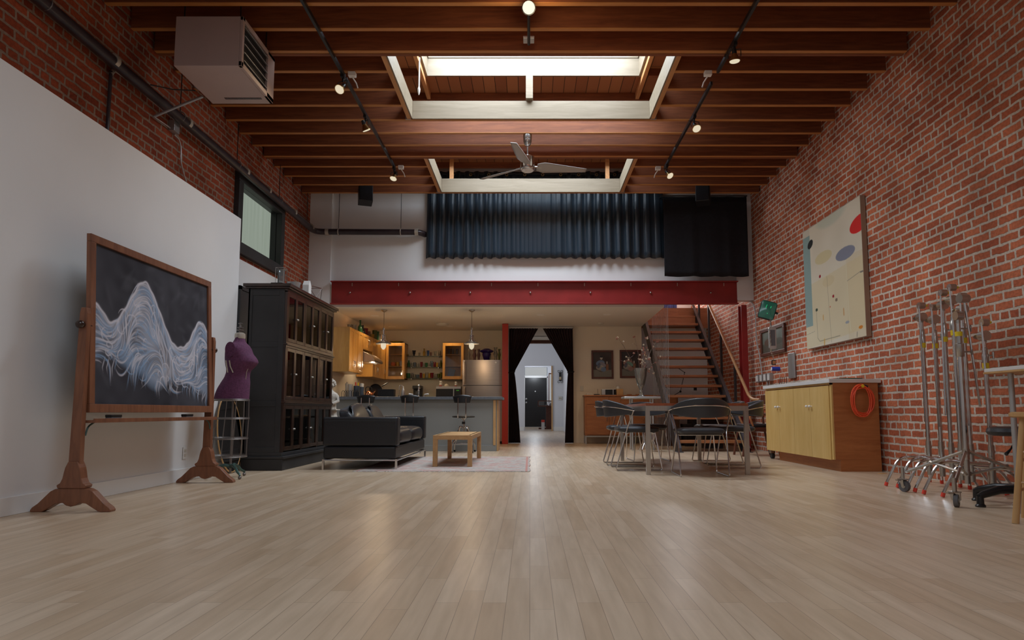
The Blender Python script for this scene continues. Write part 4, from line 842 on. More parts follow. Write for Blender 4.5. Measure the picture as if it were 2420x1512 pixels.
# ================================================================ KITCHEN ISLAND
t = thing('kitchen_island', 'long grey kitchen island with slate grey worktop behind the bar stools', 'kitchen island', (-2.0, 11.55, 0))
G().box(-1.5, 1.44, -.30, .33, .0, .865).obj('island_body', M_['islegrey'], t)
G().box(-1.5, 1.44, -.318, -.30, 0, .10).obj('toe_board', M_['islegrey'], t, bevel=.003)
G().box(-1.5, 1.54, -.35, .38, .865, .915).obj('worktop', M_['isletop'], t, bevel=.006)
G().box(1.38, 1.425, -.322, -.30, .10, .86).box(1.44, 1.465, -.29, .33, .0, .86).obj('end_panel', M_['oakstool'], t, bevel=.003)
def stool(x, rz, lab):
    t = thing('bar_stool', lab, 'bar stool', (x, 10.93, 0), rz, 'chrome bar stools along the island')
    G().lathe([(0, .565), (.16, .565), (.185, .572), (.19, .585), (.17, .595), (0, .59)]).obj('seat', M_['blackleather'], t, smooth=True)
    g = G(); g.tube([(0, 0, .2), (0, 0, .565)], .018, 10); g.lathe([(.03, .53), (.06, .56), (.06, .566), (0, .566)]); g.obj('screw_post', M_['chrome'], t, smooth=True)
    G().lathe([(.028, .46), (.028, .5)]).obj('height_nut', M_['dark'], t, smooth=True)
    for k in range(4):
        a = PI/4+k*PI/2; c, s_ = math.cos(a), math.sin(a)
        P = fillet([(c*.02, s_*.02, .40), (c*.07, s_*.07, .43), (c*.11, s_*.11, .36), (c*.115, s_*.115, .26), (c*.235, s_*.235, .14), (c*.24, s_*.24, .025)], .05)
        l = G().tube(P, .011, 8).obj('leg', M_['chrome'], t, smooth=True)
        G().cyl((c*.24, s_*.24, 0), (c*.24, s_*.24, .03), .017, 10).obj('foot_cap', M_['rubber'], l)
    q = .178; G().tube([(q, q, .145), (-q, q, .145), (-q, -q, .145), (q, -q, .145)], .010, 6, closed=True).obj('foot_ring', M_['chrome'], t)
    for xx in (-.065, .065): G().tube(fillet([(xx, -.05, .56), (xx, -.20, .565), (xx, -.215, .62), (xx, -.215, .885)], .03), .009, 8).obj('back_rod', M_['chrome'], t, smooth=True)
    def pad(u, v):
        a = (u-.5)*1.3; ww = .155*(1-.18*(1-v)); zz = .80+.135*v-.03*abs(2*u-1)**2*(v-.2)
        return (ww*math.sin(a)/math.sin(.65), -.19+.05*(1-math.cos(a))*2-.018, zz)
    g = G(); g.grid(pad, 16, 6); g.obj('back_pad', M_['dark'], t, smooth=True, solid=.014)
stool(-2.66, .0, 'chrome bar stool at the left, mostly hidden behind the black sofa'); stool(-1.96, .05, 'chrome bar stool in the middle, behind the sofa arm'); stool(-1.09, -.04, 'chrome bar stool in full view behind the low wooden table')
# ---- kitchen wall cabinets
def shaker(g, x0, x1, z0, z1, t_=.02, w_=.055):   # a door face lying in the x-z plane, front towards -y
    g.box(x0, x0+w_, -t_, 0, z0, z1).box(x1-w_, x1, -t_, 0, z0, z1).box(x0+w_, x1-w_, -t_, 0, z0, z0+w_).box(x0+w_, x1-w_, -t_, 0, z1-w_, z1).box(x0+w_, x1-w_, -t_+.008, 0, z0+w_, z1-w_); return g
def wallcab(name, lab, y0, y1, z0, z1, nd):
    """cabinet on the left kitchen wall; doors face +x"""
    t = thing(name, lab, 'wall cabinet', (-3.21, y0, z0)); t.rotation_euler = (0, 0, PI/2)
    # local: x runs along +y world, -y local is +x world
    L_ = y1-y0; G().box(0, L_, .0, .31, 0, z1-z0).obj('cabinet_body', M_['cabwood'], t, bevel=.003)
    for k in range(nd):
        a = .004+k*L_/nd; b = (k+1)*L_/nd-.004
        d = shaker(G(), a, b, .004, z1-z0-.004).obj('door', M_['cabwood'], t, bevel=.002)
        hx = b-.03 if k % 2 == 0 else a+.03
        G().tube(fillet([(hx, -.02, .12), (hx, -.045, .13), (hx, -.045, .20), (hx, -.02, .21)], .02), .005, 6).obj('door_handle', M_['satin'], d, smooth=True)
    return t
wallcab('wall_cabinet', 'large honey maple wall cabinet at the left end of the kitchen', 11.62, 12.58, 1.37, 2.165, 3)
wallcab('wall_cabinet', 'short honey maple cabinet above the range hood', 12.60, 13.36, 1.86, 2.165, 2)
wallcab('wall_cabinet', 'honey maple wall cabinet between the range hood and the corner', 13.38, 14.46, 1.37, 2.165, 3)
t = thing('range_hood', 'curved stainless range hood between the maple wall cabinets', 'range hood', (-3.21, 12.98, 1.62))
g = G(); P = [(-.3, .0), (.22, 0), (.235, .02), (.22, .06), (.16, .12), (.08, .17), (0, .20), (-.1, .23), (-.3, .235)]
g.prism([(x, z) for x, z in P], -.36, .36, 'y'); g.obj('hood_shell', M_['steel'], t, smooth=True, bevel=.004)
for y in (-.2, .2): G().lathe([(0, -.006), (.03, -.005), (.03, 0), (0, 0)], (.12, y, 0)).obj('hood_lamp', M_['warm'], t)
lamp('range_hood_lamp', (-3.1, 13.0, 1.58), 3, (1, .8, .55), .03)
def glasscab(name, lab, x0, x1):
    t = thing(name, lab, 'wall cabinet', ((x0+x1)/2, 14.52, 1.375)); h = .80; a = (x1-x0)/2
    g = G().box(-a, -a+.018, 0, .36, 0, h).box(a-.018, a, 0, .36, 0, h).box(-a, a, 0, .36, 0, .018).box(-a, a, 0, .36, h-.018, h).box(-a, a, .35, .36, 0, h)
    g.obj('cabinet_body', M_['cabwood'], t)
    for z in (.28, .54): G().box(-a+.018, a-.018, .03, .35, z, z+.014).obj('shelf', M_['cabwood'], t)
    w_ = .055; d = G().box(-a, -a+w_, -.02, 0, 0, h).box(a-w_, a, -.02, 0, 0, h).box(-a+w_, a-w_, -.02, 0, 0, w_+.01).box(-a+w_, a-w_, -.02, 0, h-w_-.01, h).obj('door', M_['cabwood'], t, bevel=.002)
    G().box(-a+w_, a-w_, -.012, -.008, w_, h-w_).obj('door_pane', M_['glass'], d)
    hx = a-.028; G().tube(fillet([(hx, -.02, .09), (hx, -.045, .10), (hx, -.045, .18), (hx, -.02, .19)], .02), .005, 6).obj('door_handle', M_['satin'], d, smooth=True)
    return t
glasscab('glass_cabinet', 'honey maple glass-door cabinet beside the range hood corner', -3.17, -2.76); glasscab('glass_cabinet', 'honey maple glass-door cabinet next to the steel refrigerator', -1.92, -1.46)
S('backsplash_corner_filler', G().box(-3.53, -3.18, 14.47, 14.9, 1.375, 2.165), M_['cabwood']); 
bpy.data.objects['backsplash_corner_filler'].name = 'trim_4'
# things inside the glass cabinets
def pot(name, lab, cat, x, y, z, prof, col, rough=.3, grp=None, gl=None, n=18):
    m = gl if gl else mat(name+'_glaze', col, rough)
    o = G().lathe(prof, n=n).obj(name, m, smooth=True); o.location = (x, y, z); return tag(o, lab, cat, grp)
CUP = lambda r, h: [(r*.75, 0), (r*.9, h*.3), (r, h), (r*.9, h), (r*.8, h*.3), (.0, h*.08)]
pot('orange_bowl', 'orange pumpkin-like bowl in the left glass cabinet', 'bowl', -3.04, 14.66, 1.669, [(.03, 0), (.06, .03), (.062, .06), (.04, .09), (0, .09)], (.7, .13, .03))
pot('yellow_cup', 'yellow cup in the left glass cabinet', 'cup', -2.94, 14.66, 1.669, CUP(.035, .09), (.65, .35, .04))
pot('white_pitcher', 'white round pitcher in the left glass cabinet', 'pitcher', -2.86, 14.66, 1.669, [(.025, 0), (.045, .04), (.045, .08), (.025, .12), (0, .12)], (.6, .56, .5))
pot('small_bowl', 'dim bowl on the bottom of the left glass cabinet', 'bowl', -2.96, 14.66, 1.393, [(.03, 0), (.07, .04), (.066, .04), (0, .01)], (.25, .10, .09))
pot('small_bowl', 'pale cup at the bottom right of the left glass cabinet', 'cup', -2.85, 14.66, 1.393, CUP(.035, .08), (.5, .4, .3))
o = G().box(-.07, .07, -.01, .01, 0, .22).obj('box_lid', mat('blue_grey_card', (.16, .18, .25), .5), bevel=.002); o.location = (-1.78, 14.7, 1.394); o.rotation_euler = (0, .25, 0); tag(o, 'blue grey box lid leaning inside the right glass cabinet', 'box')
for i, x in enumerate((-1.80, -1.72, -1.62)): pot('stem_glass', 'dim drinking glass on the %s of the right glass cabinet' % ['upper shelf, left', 'upper shelf, middle', 'upper shelf, right'][i], 'glass', x, 14.68, 1.929, CUP(.03, .13), None, gl=glass('dim_glass', (.6, .55, .55), .05, dens=.15), grp='glasses in the right cabinet')
# glass shelves and their collection
CG = dict(clear=glass('clear_tumbler', (.82, .80, .74), .04, dens=.12), green=glass('green_glass', (.06, .22, .09), .05, dens=.35), olive=glass('olive_glass', (.20, .22, .04), .05, dens=.4), red=glass('red_glass', (.25, .02, .03), .05, dens=.4), blue=glass('blue_glass', (.05, .12, .35), .05, dens=.5), smoke=glass('smoke_glass', (.16, .20, .26), .05, dens=.4), amber=glass('amber_glass', (.55, .32, .05), .05, dens=.5), black=glass('black_glass', (.02, .02, .03), .05, dens=.6), pink=glass('pink_glass', (.45, .22, .18), .05, dens=.3), purple=glass('purple_glass', (.04, .015, .16), .05, dens=.6))
for z, nm in ((1.895, 'top'), (1.648, 'middle'), (1.40, 'lowest')):
    t = thing('glass_shelf', '%s of the three glass shelves between the glass-door cabinets' % nm, 'shelf', (-2.34, 14.78, z))
    G().box(-.41, .41, -.12, .115, 0, .008).obj('shelf_plate', glass('shelf_edge_glass', (.55, .66, .58), .03, dens=.1), t)
    for x in (-.3, .3): G().box(x-.008, x+.008, -.08, .118, -.015, 0).obj('shelf_bracket', M_['satin'], t)
TOP = [(962, .03, .04, 'amber', 'small amber'), (978, .035, .125, 'black', 'black footed'), (1002, .03, .17, 'amber', 'tall amber'), (1011, .03, .125, 'blue', 'blue'), (1018, .025, .085, 'pink', 'short pink'), (990, .025, .08, 'clear', 'clear'), (1028, .03, .11, 'clear', 'clear wide'), (1038, .03, .12, 'clear', 'tall clear')]
MID = [(966, .032, .15, 'green', 'dark green'), (975, .024, .10, 'clear', 'clear'), (980, .028, .105, 'smoke', 'grey blue'), (987, .024, .085, 'clear', 'small clear'), (996, .03, .115, 'red', 'dark red'), (1007.5, .032, .095, 'green', 'bright green'), (1020, .028, .135, 'smoke', 'smoky'), (1027, .026, .115, 'red', 'short red'), (1033, .026, .10, 'amber', 'amber'), (1042, .030, .15, 'olive', 'olive')]
LOW = [(965, .05, .11, 'green', 'green and white swirled'), (975, .022, .12, 'clear', 'slim clear'), (980, .025, .09, 'clear', 'clear'), (987, .035, .08, 'smoke', 'squat grey'), (995, .028, .12, 'red', 'dark red'), (1002, .026, .10, 'amber', 'pale amber'), (1009, .03, .13, 'clear', 'tall clear'), (1015, .024, .11, 'amber', 'amber'), (1021, .038, .12, 'red', 'wide wine red'), (1031, .03, .10, 'clear', 'clear'), (1037, .03, .10, 'olive', 'short olive'), (1043, .032, .13, 'olive', 'tall olive')]
for z, row, nm in ((1.903, TOP, 'top'), (1.656, MID, 'middle'), (1.408, LOW, 'lowest')):
    for u, r, h, c_, ad in row:
        p = at(u, 870, y=14.74); x = p.x
        prof = CUP(r, h) if h < .14 else [(r*.9, 0), (r, .02), (r, h*.55), (r*.5, h*.75), (r*.5, h*.95), (r*.6, h), (0, h)]
        if c_ == 'black': prof = [(r*.7, 0), (r*.7, .01), (r*.3, .02), (r*.8, .05), (r, h*.8), (r*1.3, h), (r*1.2, h), (0, h*.3)]
        pot('drinking_glass' if h < .14 else 'glass_bottle', '%s %s on the %s glass shelf' % (ad, 'glass' if h < .14 else 'bottle', nm), 'glass' if h < .14 else 'bottle', x, 14.74, z, prof, None, grp='coloured glassware on the %s glass shelf' % nm, gl=CG[c_])
# refrigerator
t = thing('refrigerator', 'brushed steel top-freezer refrigerator beside the red column', 'refrigerator', (-.985, 13.70, 0))
G().box(-.41, .41, .07, .78, .02, 1.735).obj('cabinet_body', M_['dark'], t, bevel=.008)
def rdoor(z0, z1):
    g = G(); g.grid(lambda u, v: (-.41+.82*u, .0-.03*math.sin(u*PI)**.6, z0+(z1-z0)*v), 24, 2); return g
for z0, z1 in ((1.21, 1.735), (.06, 1.20)):
    g = rdoor(z0, z1); g.box(-.41, .41, .0, .07, z0, z1); d = g.obj('door', M_['stainless'], t, smooth=True)
    a, b = (z0+.03, z1-.02) if z0 > 1 else (.55, z1-.03)
    G().tube(fillet([(-.365, -.01, a), (-.365, -.055, a+.02), (-.365, -.055, b-.02), (-.365, -.01, b)], .03), .010, 8).obj('door_handle', M_['satin'], d, smooth=True)
G().lathe([(0, 0), (.02, 0), (.02, .004), (0, .004)], M=Matrix.Translation((.28, -.032, 1.68)) @ Matrix.Rotation(PI/2, 4, 'X')).obj('round_badge', M_['trimw'], t)
for u, r, h, c_, ad in ((1108, .03, .26, 'clear', 'slim clear'), (1121, .045, .24, 'pink', 'rosy'), (1131, .035, .25, 'pink', 'slender rosy'), (1158, .022, .17, 'clear', 'small clear'), (1171, .045, .29, 'clear', 'tall clear'), (1180, .03, .25, 'olive', 'pale olive')):
    pot('glass_vase', '%s glass vase standing on top of the refrigerator' % ad, 'vase', at(u, 840, y=13.95).x, 13.95+.04*(u % 2), 1.736, [(r*.8, 0), (r*.6, h*.2), (r, h*.5), (r*.5, h*.8), (r*.9, h), (r*.8, h), (0, h*.1)], None, grp='vases on the refrigerator', gl=CG[c_])
pot('purple_vase', 'deep purple wide-rimmed vase on top of the refrigerator', 'vase', at(1150, 840, y=13.95).x, 13.98, 1.736, [(.055, 0), (.075, .06), (.095, .13), (.09, .17), (.14, .19), (.15, .215), (.10, .24), (.06, .26), (.05, .25), (0, .1)], None, gl=CG['purple'])
# back counter with things on it
t = thing('back_counter', 'dark kitchen counter along the rear wall, mostly hidden behind the island', 'counter', (-2.4, 14.55, 0)); G().box(-.48, .98, -.28, .34, 0, .88).obj('cabinet_body', M_['cabwood'], t); G().box(-.50, .99, -.31, .345, .88, .92).obj('worktop', M_['isletop'], t, bevel=.004)
t = thing('side_counter', 'dark kitchen counter along the left wall below the maple cabinets', 'counter', (-3.2, 13.1, 0)); G().box(-.32, .28, -1.1, 1.75, 0, .88).obj('cabinet_body', M_['cabwood'], t); G().box(-.325, .30, -1.1, 1.75, .88, .92).obj('worktop', M_['isletop'], t, bevel=.004)
def atx(u, y): return at(u, 900, y=y).x
x = atx(1061, 14.35); t = thing('microwave', 'steel and black microwave with two lucky cats on top', 'microwave', (x, 14.42, .921))
G().box(-.27, .27, -.14, .2, 0, .29).obj('case', M_['steel'], t, bevel=.005); G().box(-.265, .10, -.155, -.14, .01, .235).obj('oven_door', M_['dark'], t, bevel=.004); G().box(.125, .265, -.152, -.14, .01, .235).obj('control_panel', M_['dark'], t); G().box(.105, .115, -.165, -.14, .02, .225).obj('door_handle', M_['satin'], t); G().box(.17, .23, -.1535, -.152, .19, .21).obj('clock_display', emis('green_digits', (.12, .5, .05), .25), t)
for u, s_, lb_ in ((1041, 1, 'larger white cat figurine with red base at the left of the microwave top'), (1077, .85, 'smaller white cat figurine at the right of the microwave top')):
    t = thing('cat_figurine', lb_, 'figurine', (atx(u, 14.4), 14.42, 1.212)); t.scale = (s_, s_, s_)
    G().lathe([(.03, .0), (.034, .02), (.032, .022)]).obj('base', mat('red_paint', (.45, .03, .02), .4), t, smooth=True)
    G().sph((0, 0, .045), .03, sz=1.1).sph((0, 0, .092), .026).lathe([(.01, .11), (.0, .13)], (-.016, 0, 0), 8).lathe([(.01, .11), (.0, .13)], (.016, 0, 0), 8).tube([(.025, -.01, .05), (.034, -.012, .08), (.03, -.012, .10)], .008, 6).obj('cat_body', M_['trimw'], t, smooth=True)
pot('butter_dish', 'pale domed dish between the two cat figurines', 'dish', atx(1055, 14.4), 14.42, 1.212, [(.07, 0), (.07, .006), (.045, .008), (.045, .03), (.03, .05), (.008, .055), (0, .06)], (.6, .55, .45))
t = thing('coffee_maker', 'tall black coffee maker behind the sink tap', 'coffee maker', (atx(986.5, 14.5), 14.55, .921)); G().box(-.10, .10, -.10, .14, 0, .06).box(-.10, .10, .02, .14, .06, .29).box(-.10, .10, -.10, .14, .24, .31).obj('machine_body', M_['dark'], t, bevel=.01); G().lathe([(.05, .06), (.07, .1), (.06, .18), (.05, .19), (0, .19)], (0, -.03, 0)).obj('carafe', CG['smoke'], t, smooth=True)
t = thing('sink_tap', 'chrome bridge tap with white lever handles in the island sink', 'tap', (atx(990, 11.75), 11.75, .916))
G().lathe([(.022, 0), (.022, .02), (.012, .03), (.012, .10), (.02, .12), (.012, .14), (.012, .2), (.018, .215), (.006, .235), (0, .24)]).tube(fillet([(0, 0, .17), (0, .06, .2), (0, .12, .16)], .03), .009, 8).obj('spout_column', M_['chrome'], t, smooth=True)
for s_ in (-1, 1): h = G().lathe([(.016, 0), (.012, .03), (.012, .045), (0, .05)], (s_*.10, 0, 0)).obj('tap_valve', M_['chrome'], t, smooth=True); G().tube([(s_*.10, 0, .05), (s_*.12, 0, .055), (s_*.175, -.01, .06)], [.007, .010, .014], 8).obj('lever_handle', M_['trimw'], h, smooth=True)
t = thing('filter_tap', 'thin hooked water filter tap beside the steel bottle', 'tap', (atx(944, 11.75), 11.75, .916)); G().tube(fillet([(0, 0, 0), (0, 0, .2), (.03, 0, .225), (.06, 0, .19)], .04, 6), .006, 8).lathe([(.016, 0), (.012, .04)]).obj('tap_body', M_['chrome'], t, smooth=True)
pot('steel_bottle', 'brushed steel drinking bottle on the island worktop', 'bottle', atx(953, 11.65), 11.65, .916, [(.032, 0), (.034, .01), (.034, .11), (.02, .15), (.013, .165), (.013, .19), (.01, .195), (0, .2)], None, gl=M_['steel'])
o = G().box(-.14, .14, -.08, .08, 0, .14).box(-.145, -.14, -.03, .03, .05, .09).box(-.11, .11, -.03, -.01, .14, .143).obj('toaster', M_['dark'], bevel=.015); o.location = (atx(914, 12.9), 12.95, 1.0); 
o.location = (atx(914, 11.7), 11.72, .916); tag(o, 'low black toaster on the island worktop', 'toaster')
pot('paper_towel_roll', 'white paper roll standing near the left end of the counter', 'paper roll', atx(820, 12.15), 12.15, .921, [(.03, 0), (.03, .26), (.01, .26), (.01, .285), (0, .285)], (.62, .6, .55), .8)
pot('steel_canister', 'grey metal canister beside the paper roll', 'canister', atx(830, 12.1), 12.05, .921, [(.045, 0), (.045, .24), (0, .24)], None, gl=M_['galv'])
t = thing('utensil_jar', 'dark glass jar with red and yellow utensils sticking out', 'jar', (atx(843, 12.1), 12.1, .921)); G().lathe([(.055, 0), (.055, .21), (.05, .215), (.05, .01), (0, .01)]).obj('jar_body', CG['smoke'], t, smooth=True); G().tube([(0, 0, .02), (-.02, 0, .28)], .012, 6).obj('red_utensil', M_['redcap'], t); G().tube([(.02, 0, .02), (.03, 0, .27)], .012, 6).obj('yellow_utensil', M_['yellow'], t); G().tube([(.03, .01, .02), (.045, .01, .3)], .006, 6).obj('wooden_spoon', M_['oakstool'], t)
t = thing('lidded_jar', 'tall glass storage jar with pale lid next to the copper kettle', 'jar', (atx(854.5, 11.95), 11.98, .921)); G().lathe([(.035, 0), (.037, .19), (0, .19)]).obj('jar_body', CG['smoke'], t, smooth=True); G().lathe([(.036, .19), (.036, .25), (0, .255)]).obj('lid', M_['ivory'], t, smooth=True)
t = thing('copper_kettle', 'shiny copper kettle with dark handle on the counter', 'kettle', (atx(870, 11.95), 12.02, .921)); G().lathe([(.06, 0), (.075, .03), (.07, .08), (.04, .115), (.01, .12), (.012, .14), (0, .145)]).tube([(.06, 0, .05), (.10, 0, .10), (.115, 0, .11)], [.014, .009, .007], 8).obj('kettle_body', mat('copper', (.75, .33, .16), .18, 1.), t, smooth=True); G().tube(fillet([(-.06, 0, .09), (-.06, 0, .19), (.05, 0, .19), (.06, 0, .09)], .04), .008, 8).obj('kettle_handle', M_['dark'], t, smooth=True)
t = thing('frying_pan', 'dark frying pan leaning behind the copper kettle', 'pan', (atx(886, 12.1), 12.2, .925)); G().lathe([(.0, 0), (.10, 0), (.125, .035), (.12, .035), (.098, .006), (0, .006)], M=Matrix.Translation((0, 0, .128)) @ Matrix.Rotation(PI/2+.1, 4, 'X')).obj('pan_body', M_['dark'], t, smooth=True); G().tube([(.10, 0, .2), (.22, .0, .27)], .010, 8).obj('pan_handle', M_['dark'], t)
t = thing('dish_drainer', 'dark wire dish rack at the left end of the island', 'dish rack', (-3.15, 11.6, .916)); g = G()
for k in range(7): g.tube(fillet([(-.12+k*.04, -.1, .01), (-.12+k*.04, -.11, .09), (-.12+k*.04, 0, .12), (-.12+k*.04, .11, .09), (-.12+k*.04, .1, .01)], .03), .004, 5)
for y in (-.1, .1): g.tube([(-.14, y, .006), (.14, y, .006)], .005, 5)
g.obj('rack', M_['blackmetal'], t)
# bottles on top of the wall cabinets
for y, r, h, c_, ad, kind in ((12.0, .04, .09, 'clear', 'small clear bowl-like', 'jar'), (12.3, .04, .12, 'clear', 'clear', 'jar'), (12.75, .045, .27, 'green', 'tall dark green', 'bottle'), (12.95, .05, .2, 'black', 'dark', 'bottle'), (13.15, .055, .16, 'red', 'crimson', 'jar'), (13.42, .04, .13, 'pink', 'small pinkish', 'jar'), (13.65, .07, .10, 'amber', 'low brown', 'jar'), (13.95, .05, .22, 'olive', 'tall olive green', 'jar'), (14.15, .05, .22, 'green', 'bright green ribbed', 'jar'), (14.33, .045, .18, 'clear', 'rear clear', 'jar')):
    prof = CUP(r, h) if kind == 'jar' else [(r, 0), (r, h*.5), (r*.35, h*.7), (r*.35, h*.95), (r*.42, h), (0, h)]
    pot('glass_'+kind, '%s glass %s on top of the maple wall cabinets' % (ad, kind), kind, -3.30, y, 2.166, prof, None, grp='glassware above the wall cabinets', gl=CG[c_])
pot('green_platter', 'shallow green glass dish on top of the left glass cabinet', 'dish', -2.97, 14.68, 2.176, [(.04, 0), (.13, .03), (.16, .045), (.15, .045), (0, .012)], None, gl=CG['olive'])
# ================================================================ PLASTER STATUE
t = thing('plaster_statue', 'pale plaster statue of a curly haired robed figure between bookcase and sofa', 'statue', (-3.0, 9.95, 0))
G().box(-.13, .13, -.13, .13, 0, .5).box(-.15, .15, -.15, .15, .5, .53).obj('pedestal', M_['stone'], t, bevel=.008)
def fig(u, v):
    R = [(0, .11, .10), (.04, .115, .105), (.08, .10, .09), (.16, .095, .085), (.24, .085, .075), (.29, .09, .075), (.36, .115, .08), (.40, .11, .075), (.43, .06, .055), (.455, .035, .035), (.475, .036, .038)]
    q = v*(len(R)-1); i = min(int(q), len(R)-2); k = q-i; z, rx, ry = [R[i][j]*(1-k)+R[i+1][j]*k for j in range(3)]; a = 2*PI*u
    f_ = 1+.05*math.sin(a*9+z*14)*(z < .38)
    return (rx*f_*math.cos(a), ry*f_*math.sin(a), .53+z)
g = G(); g.grid(fig, 40, 40, True); g.box(-.11, .11, -.10, .10, .53, .54); g.box(-.12, .12, -.11, .11, .685, .70)
g.sph((0, 0, 1.065), .056, sz=1.2)
rs = random.Random(4)
for k in range(52):
    a = rs.uniform(0, 6.28); e = rs.uniform(-.5, 1.5); c = (math.cos(a)*math.cos(e)*.064, math.sin(a)*math.cos(e)*.064+.008, 1.075+.07*math.sin(e)); g.sph(c, rs.uniform(.016, .022), 6)
g.sph((0, -.058, 1.055), .010, 6)
g.tube([(-.10, 0, .90), (-.12, -.04, .82), (-.05, -.09, .80)], [.03, .028, .018], 8).tube([(.10, 0, .90), (.125, -.03, .82), (.06, -.09, .78)], [.03, .028, .018], 8)
g.obj('figure', M_['stone'], t, smooth=True)
# ================================================================ SOFA, TABLE, RUG
t = thing('leather_sofa', 'boxy black leather sofa on thin chrome legs seen from its arm side', 'sofa', (-1.95, 8.70, 0))
L2, D2 = 1.06, .43      # half length (y), half depth (x)
G().box(-D2+.01, D2-.02, -L2+.01, L2-.01, .125, .265).obj('base', M_['blackleather'], t, bevel=.02, seg=3, smooth=True)
for y in (-L2, L2-.17): 
    a = G().box(-D2, D2, y, y+.17, .272, .60).obj('arm', M_['blackleather'], t, bevel=.022, seg=3, smooth=True)
    G().tube([(-D2+.02, y-.001, .555), (D2-.02, y-.001, .555)], .003, 5).obj('seam', M_['rubber'], a)
G().box(-D2, -D2+.17, -L2+.17, L2-.17, .272, .60).obj('backrest', M_['blackleather'], t, bevel=.022, seg=3, smooth=True)
def cushion(x0, x1, y0, y1, z0, z1, bulge, M=None, n=18):
    g = G(); cx, cy, cz = (x0+x1)/2, (y0+y1)/2, (z0+z1)/2; hx, hy, hz = (x1-x0)/2, (y1-y0)/2, (z1-z0)/2
    def f(u, v):
        a = 2*PI*u; b = PI*(v-.5); e = .28
        sg = lambda w_, m: math.copysign(abs(w_)**m, w_)
        return (cx+hx*sg(math.cos(b), e)*sg(math.cos(a), e), cy+hy*sg(math.cos(b), e)*sg(math.sin(a), e), cz+hz*sg(math.sin(b), .75)*(1+bulge*.1*math.sin(a*3+b)))
    g.grid(f, 40, n, True)
    if M is not None: g.v = [tuple(M @ Vector(p)) for p in g.v]
    return g
for k in range(2):
    a, b = -L2+.18+k*(L2-.18), -L2+.18+(k+1)*(L2-.18)
    cushion(-D2+.16, D2+.0, a, b, .262, .46, 1).obj('seat_cushion', M_['blackleather'], t, smooth=True)
for k, (y, tl) in enumerate(((-.55, .10), (.35, -.05))):
    M = Matrix.Translation((-D2+.26, y, .545)) @ Matrix.Rotation(tl, 4, 'X') @ Matrix.Rotation(-.45, 4, 'Y')
    cushion(-.085, .085, -.36, .36, -.165, .165, 3, M).obj('back_cushion', M_['blackleather'], t, smooth=True)
G().tube([(-D2+.01, -L2+.01, .108), (D2-.01, -L2+.01, .108), (D2-.01, L2-.01, .108), (-D2+.01, L2-.01, .108)], .011, 6, closed=True).obj('frame_rail', M_['chrome'], t)
for x in (-D2+.012, D2-.012):
    for y in (-L2+.012, L2-.012): G().box(x-.011, x+.011, y-.011, y+.011, 0, .12).obj('leg', M_['chrome'], t)
o = G().box(-.06, .10, -.18, .18, 0, .012).obj('wooden_tray', M_['tablewood'], bevel=.003); o.location = (-2.28, 9.65, .601); tag(o, 'thin wooden board lying on the far corner of the sofa back', 'tray')
t = thing('coffee_table', 'low rectangular beech coffee table standing on the woven rug', 'coffee table', (-.925, 8.71, .008)); a, b = .235, .74; h = .372
G().box(-a+.03, a-.03, -b+.03, b-.03, h-.022, h).obj('table_top', M_['tablewood'], t)
for x0, x1, y0, y1 in ((-a, a, -b, -b+.05), (-a, a, b-.05, b), (-a, -a+.05, -b+.05, b-.05), (a-.05, a, -b+.05, b-.05)): G().box(x0, x1, y0, y1, h-.052, h).obj('apron', M_['tablewood'], t, bevel=.002)
for x in (-a, a-.055):
    for y in (-b, b-.05): G().box(x, x+.055, y, y+.05, 0, h-.052).obj('leg', M_['tablewood'], t, bevel=.002)
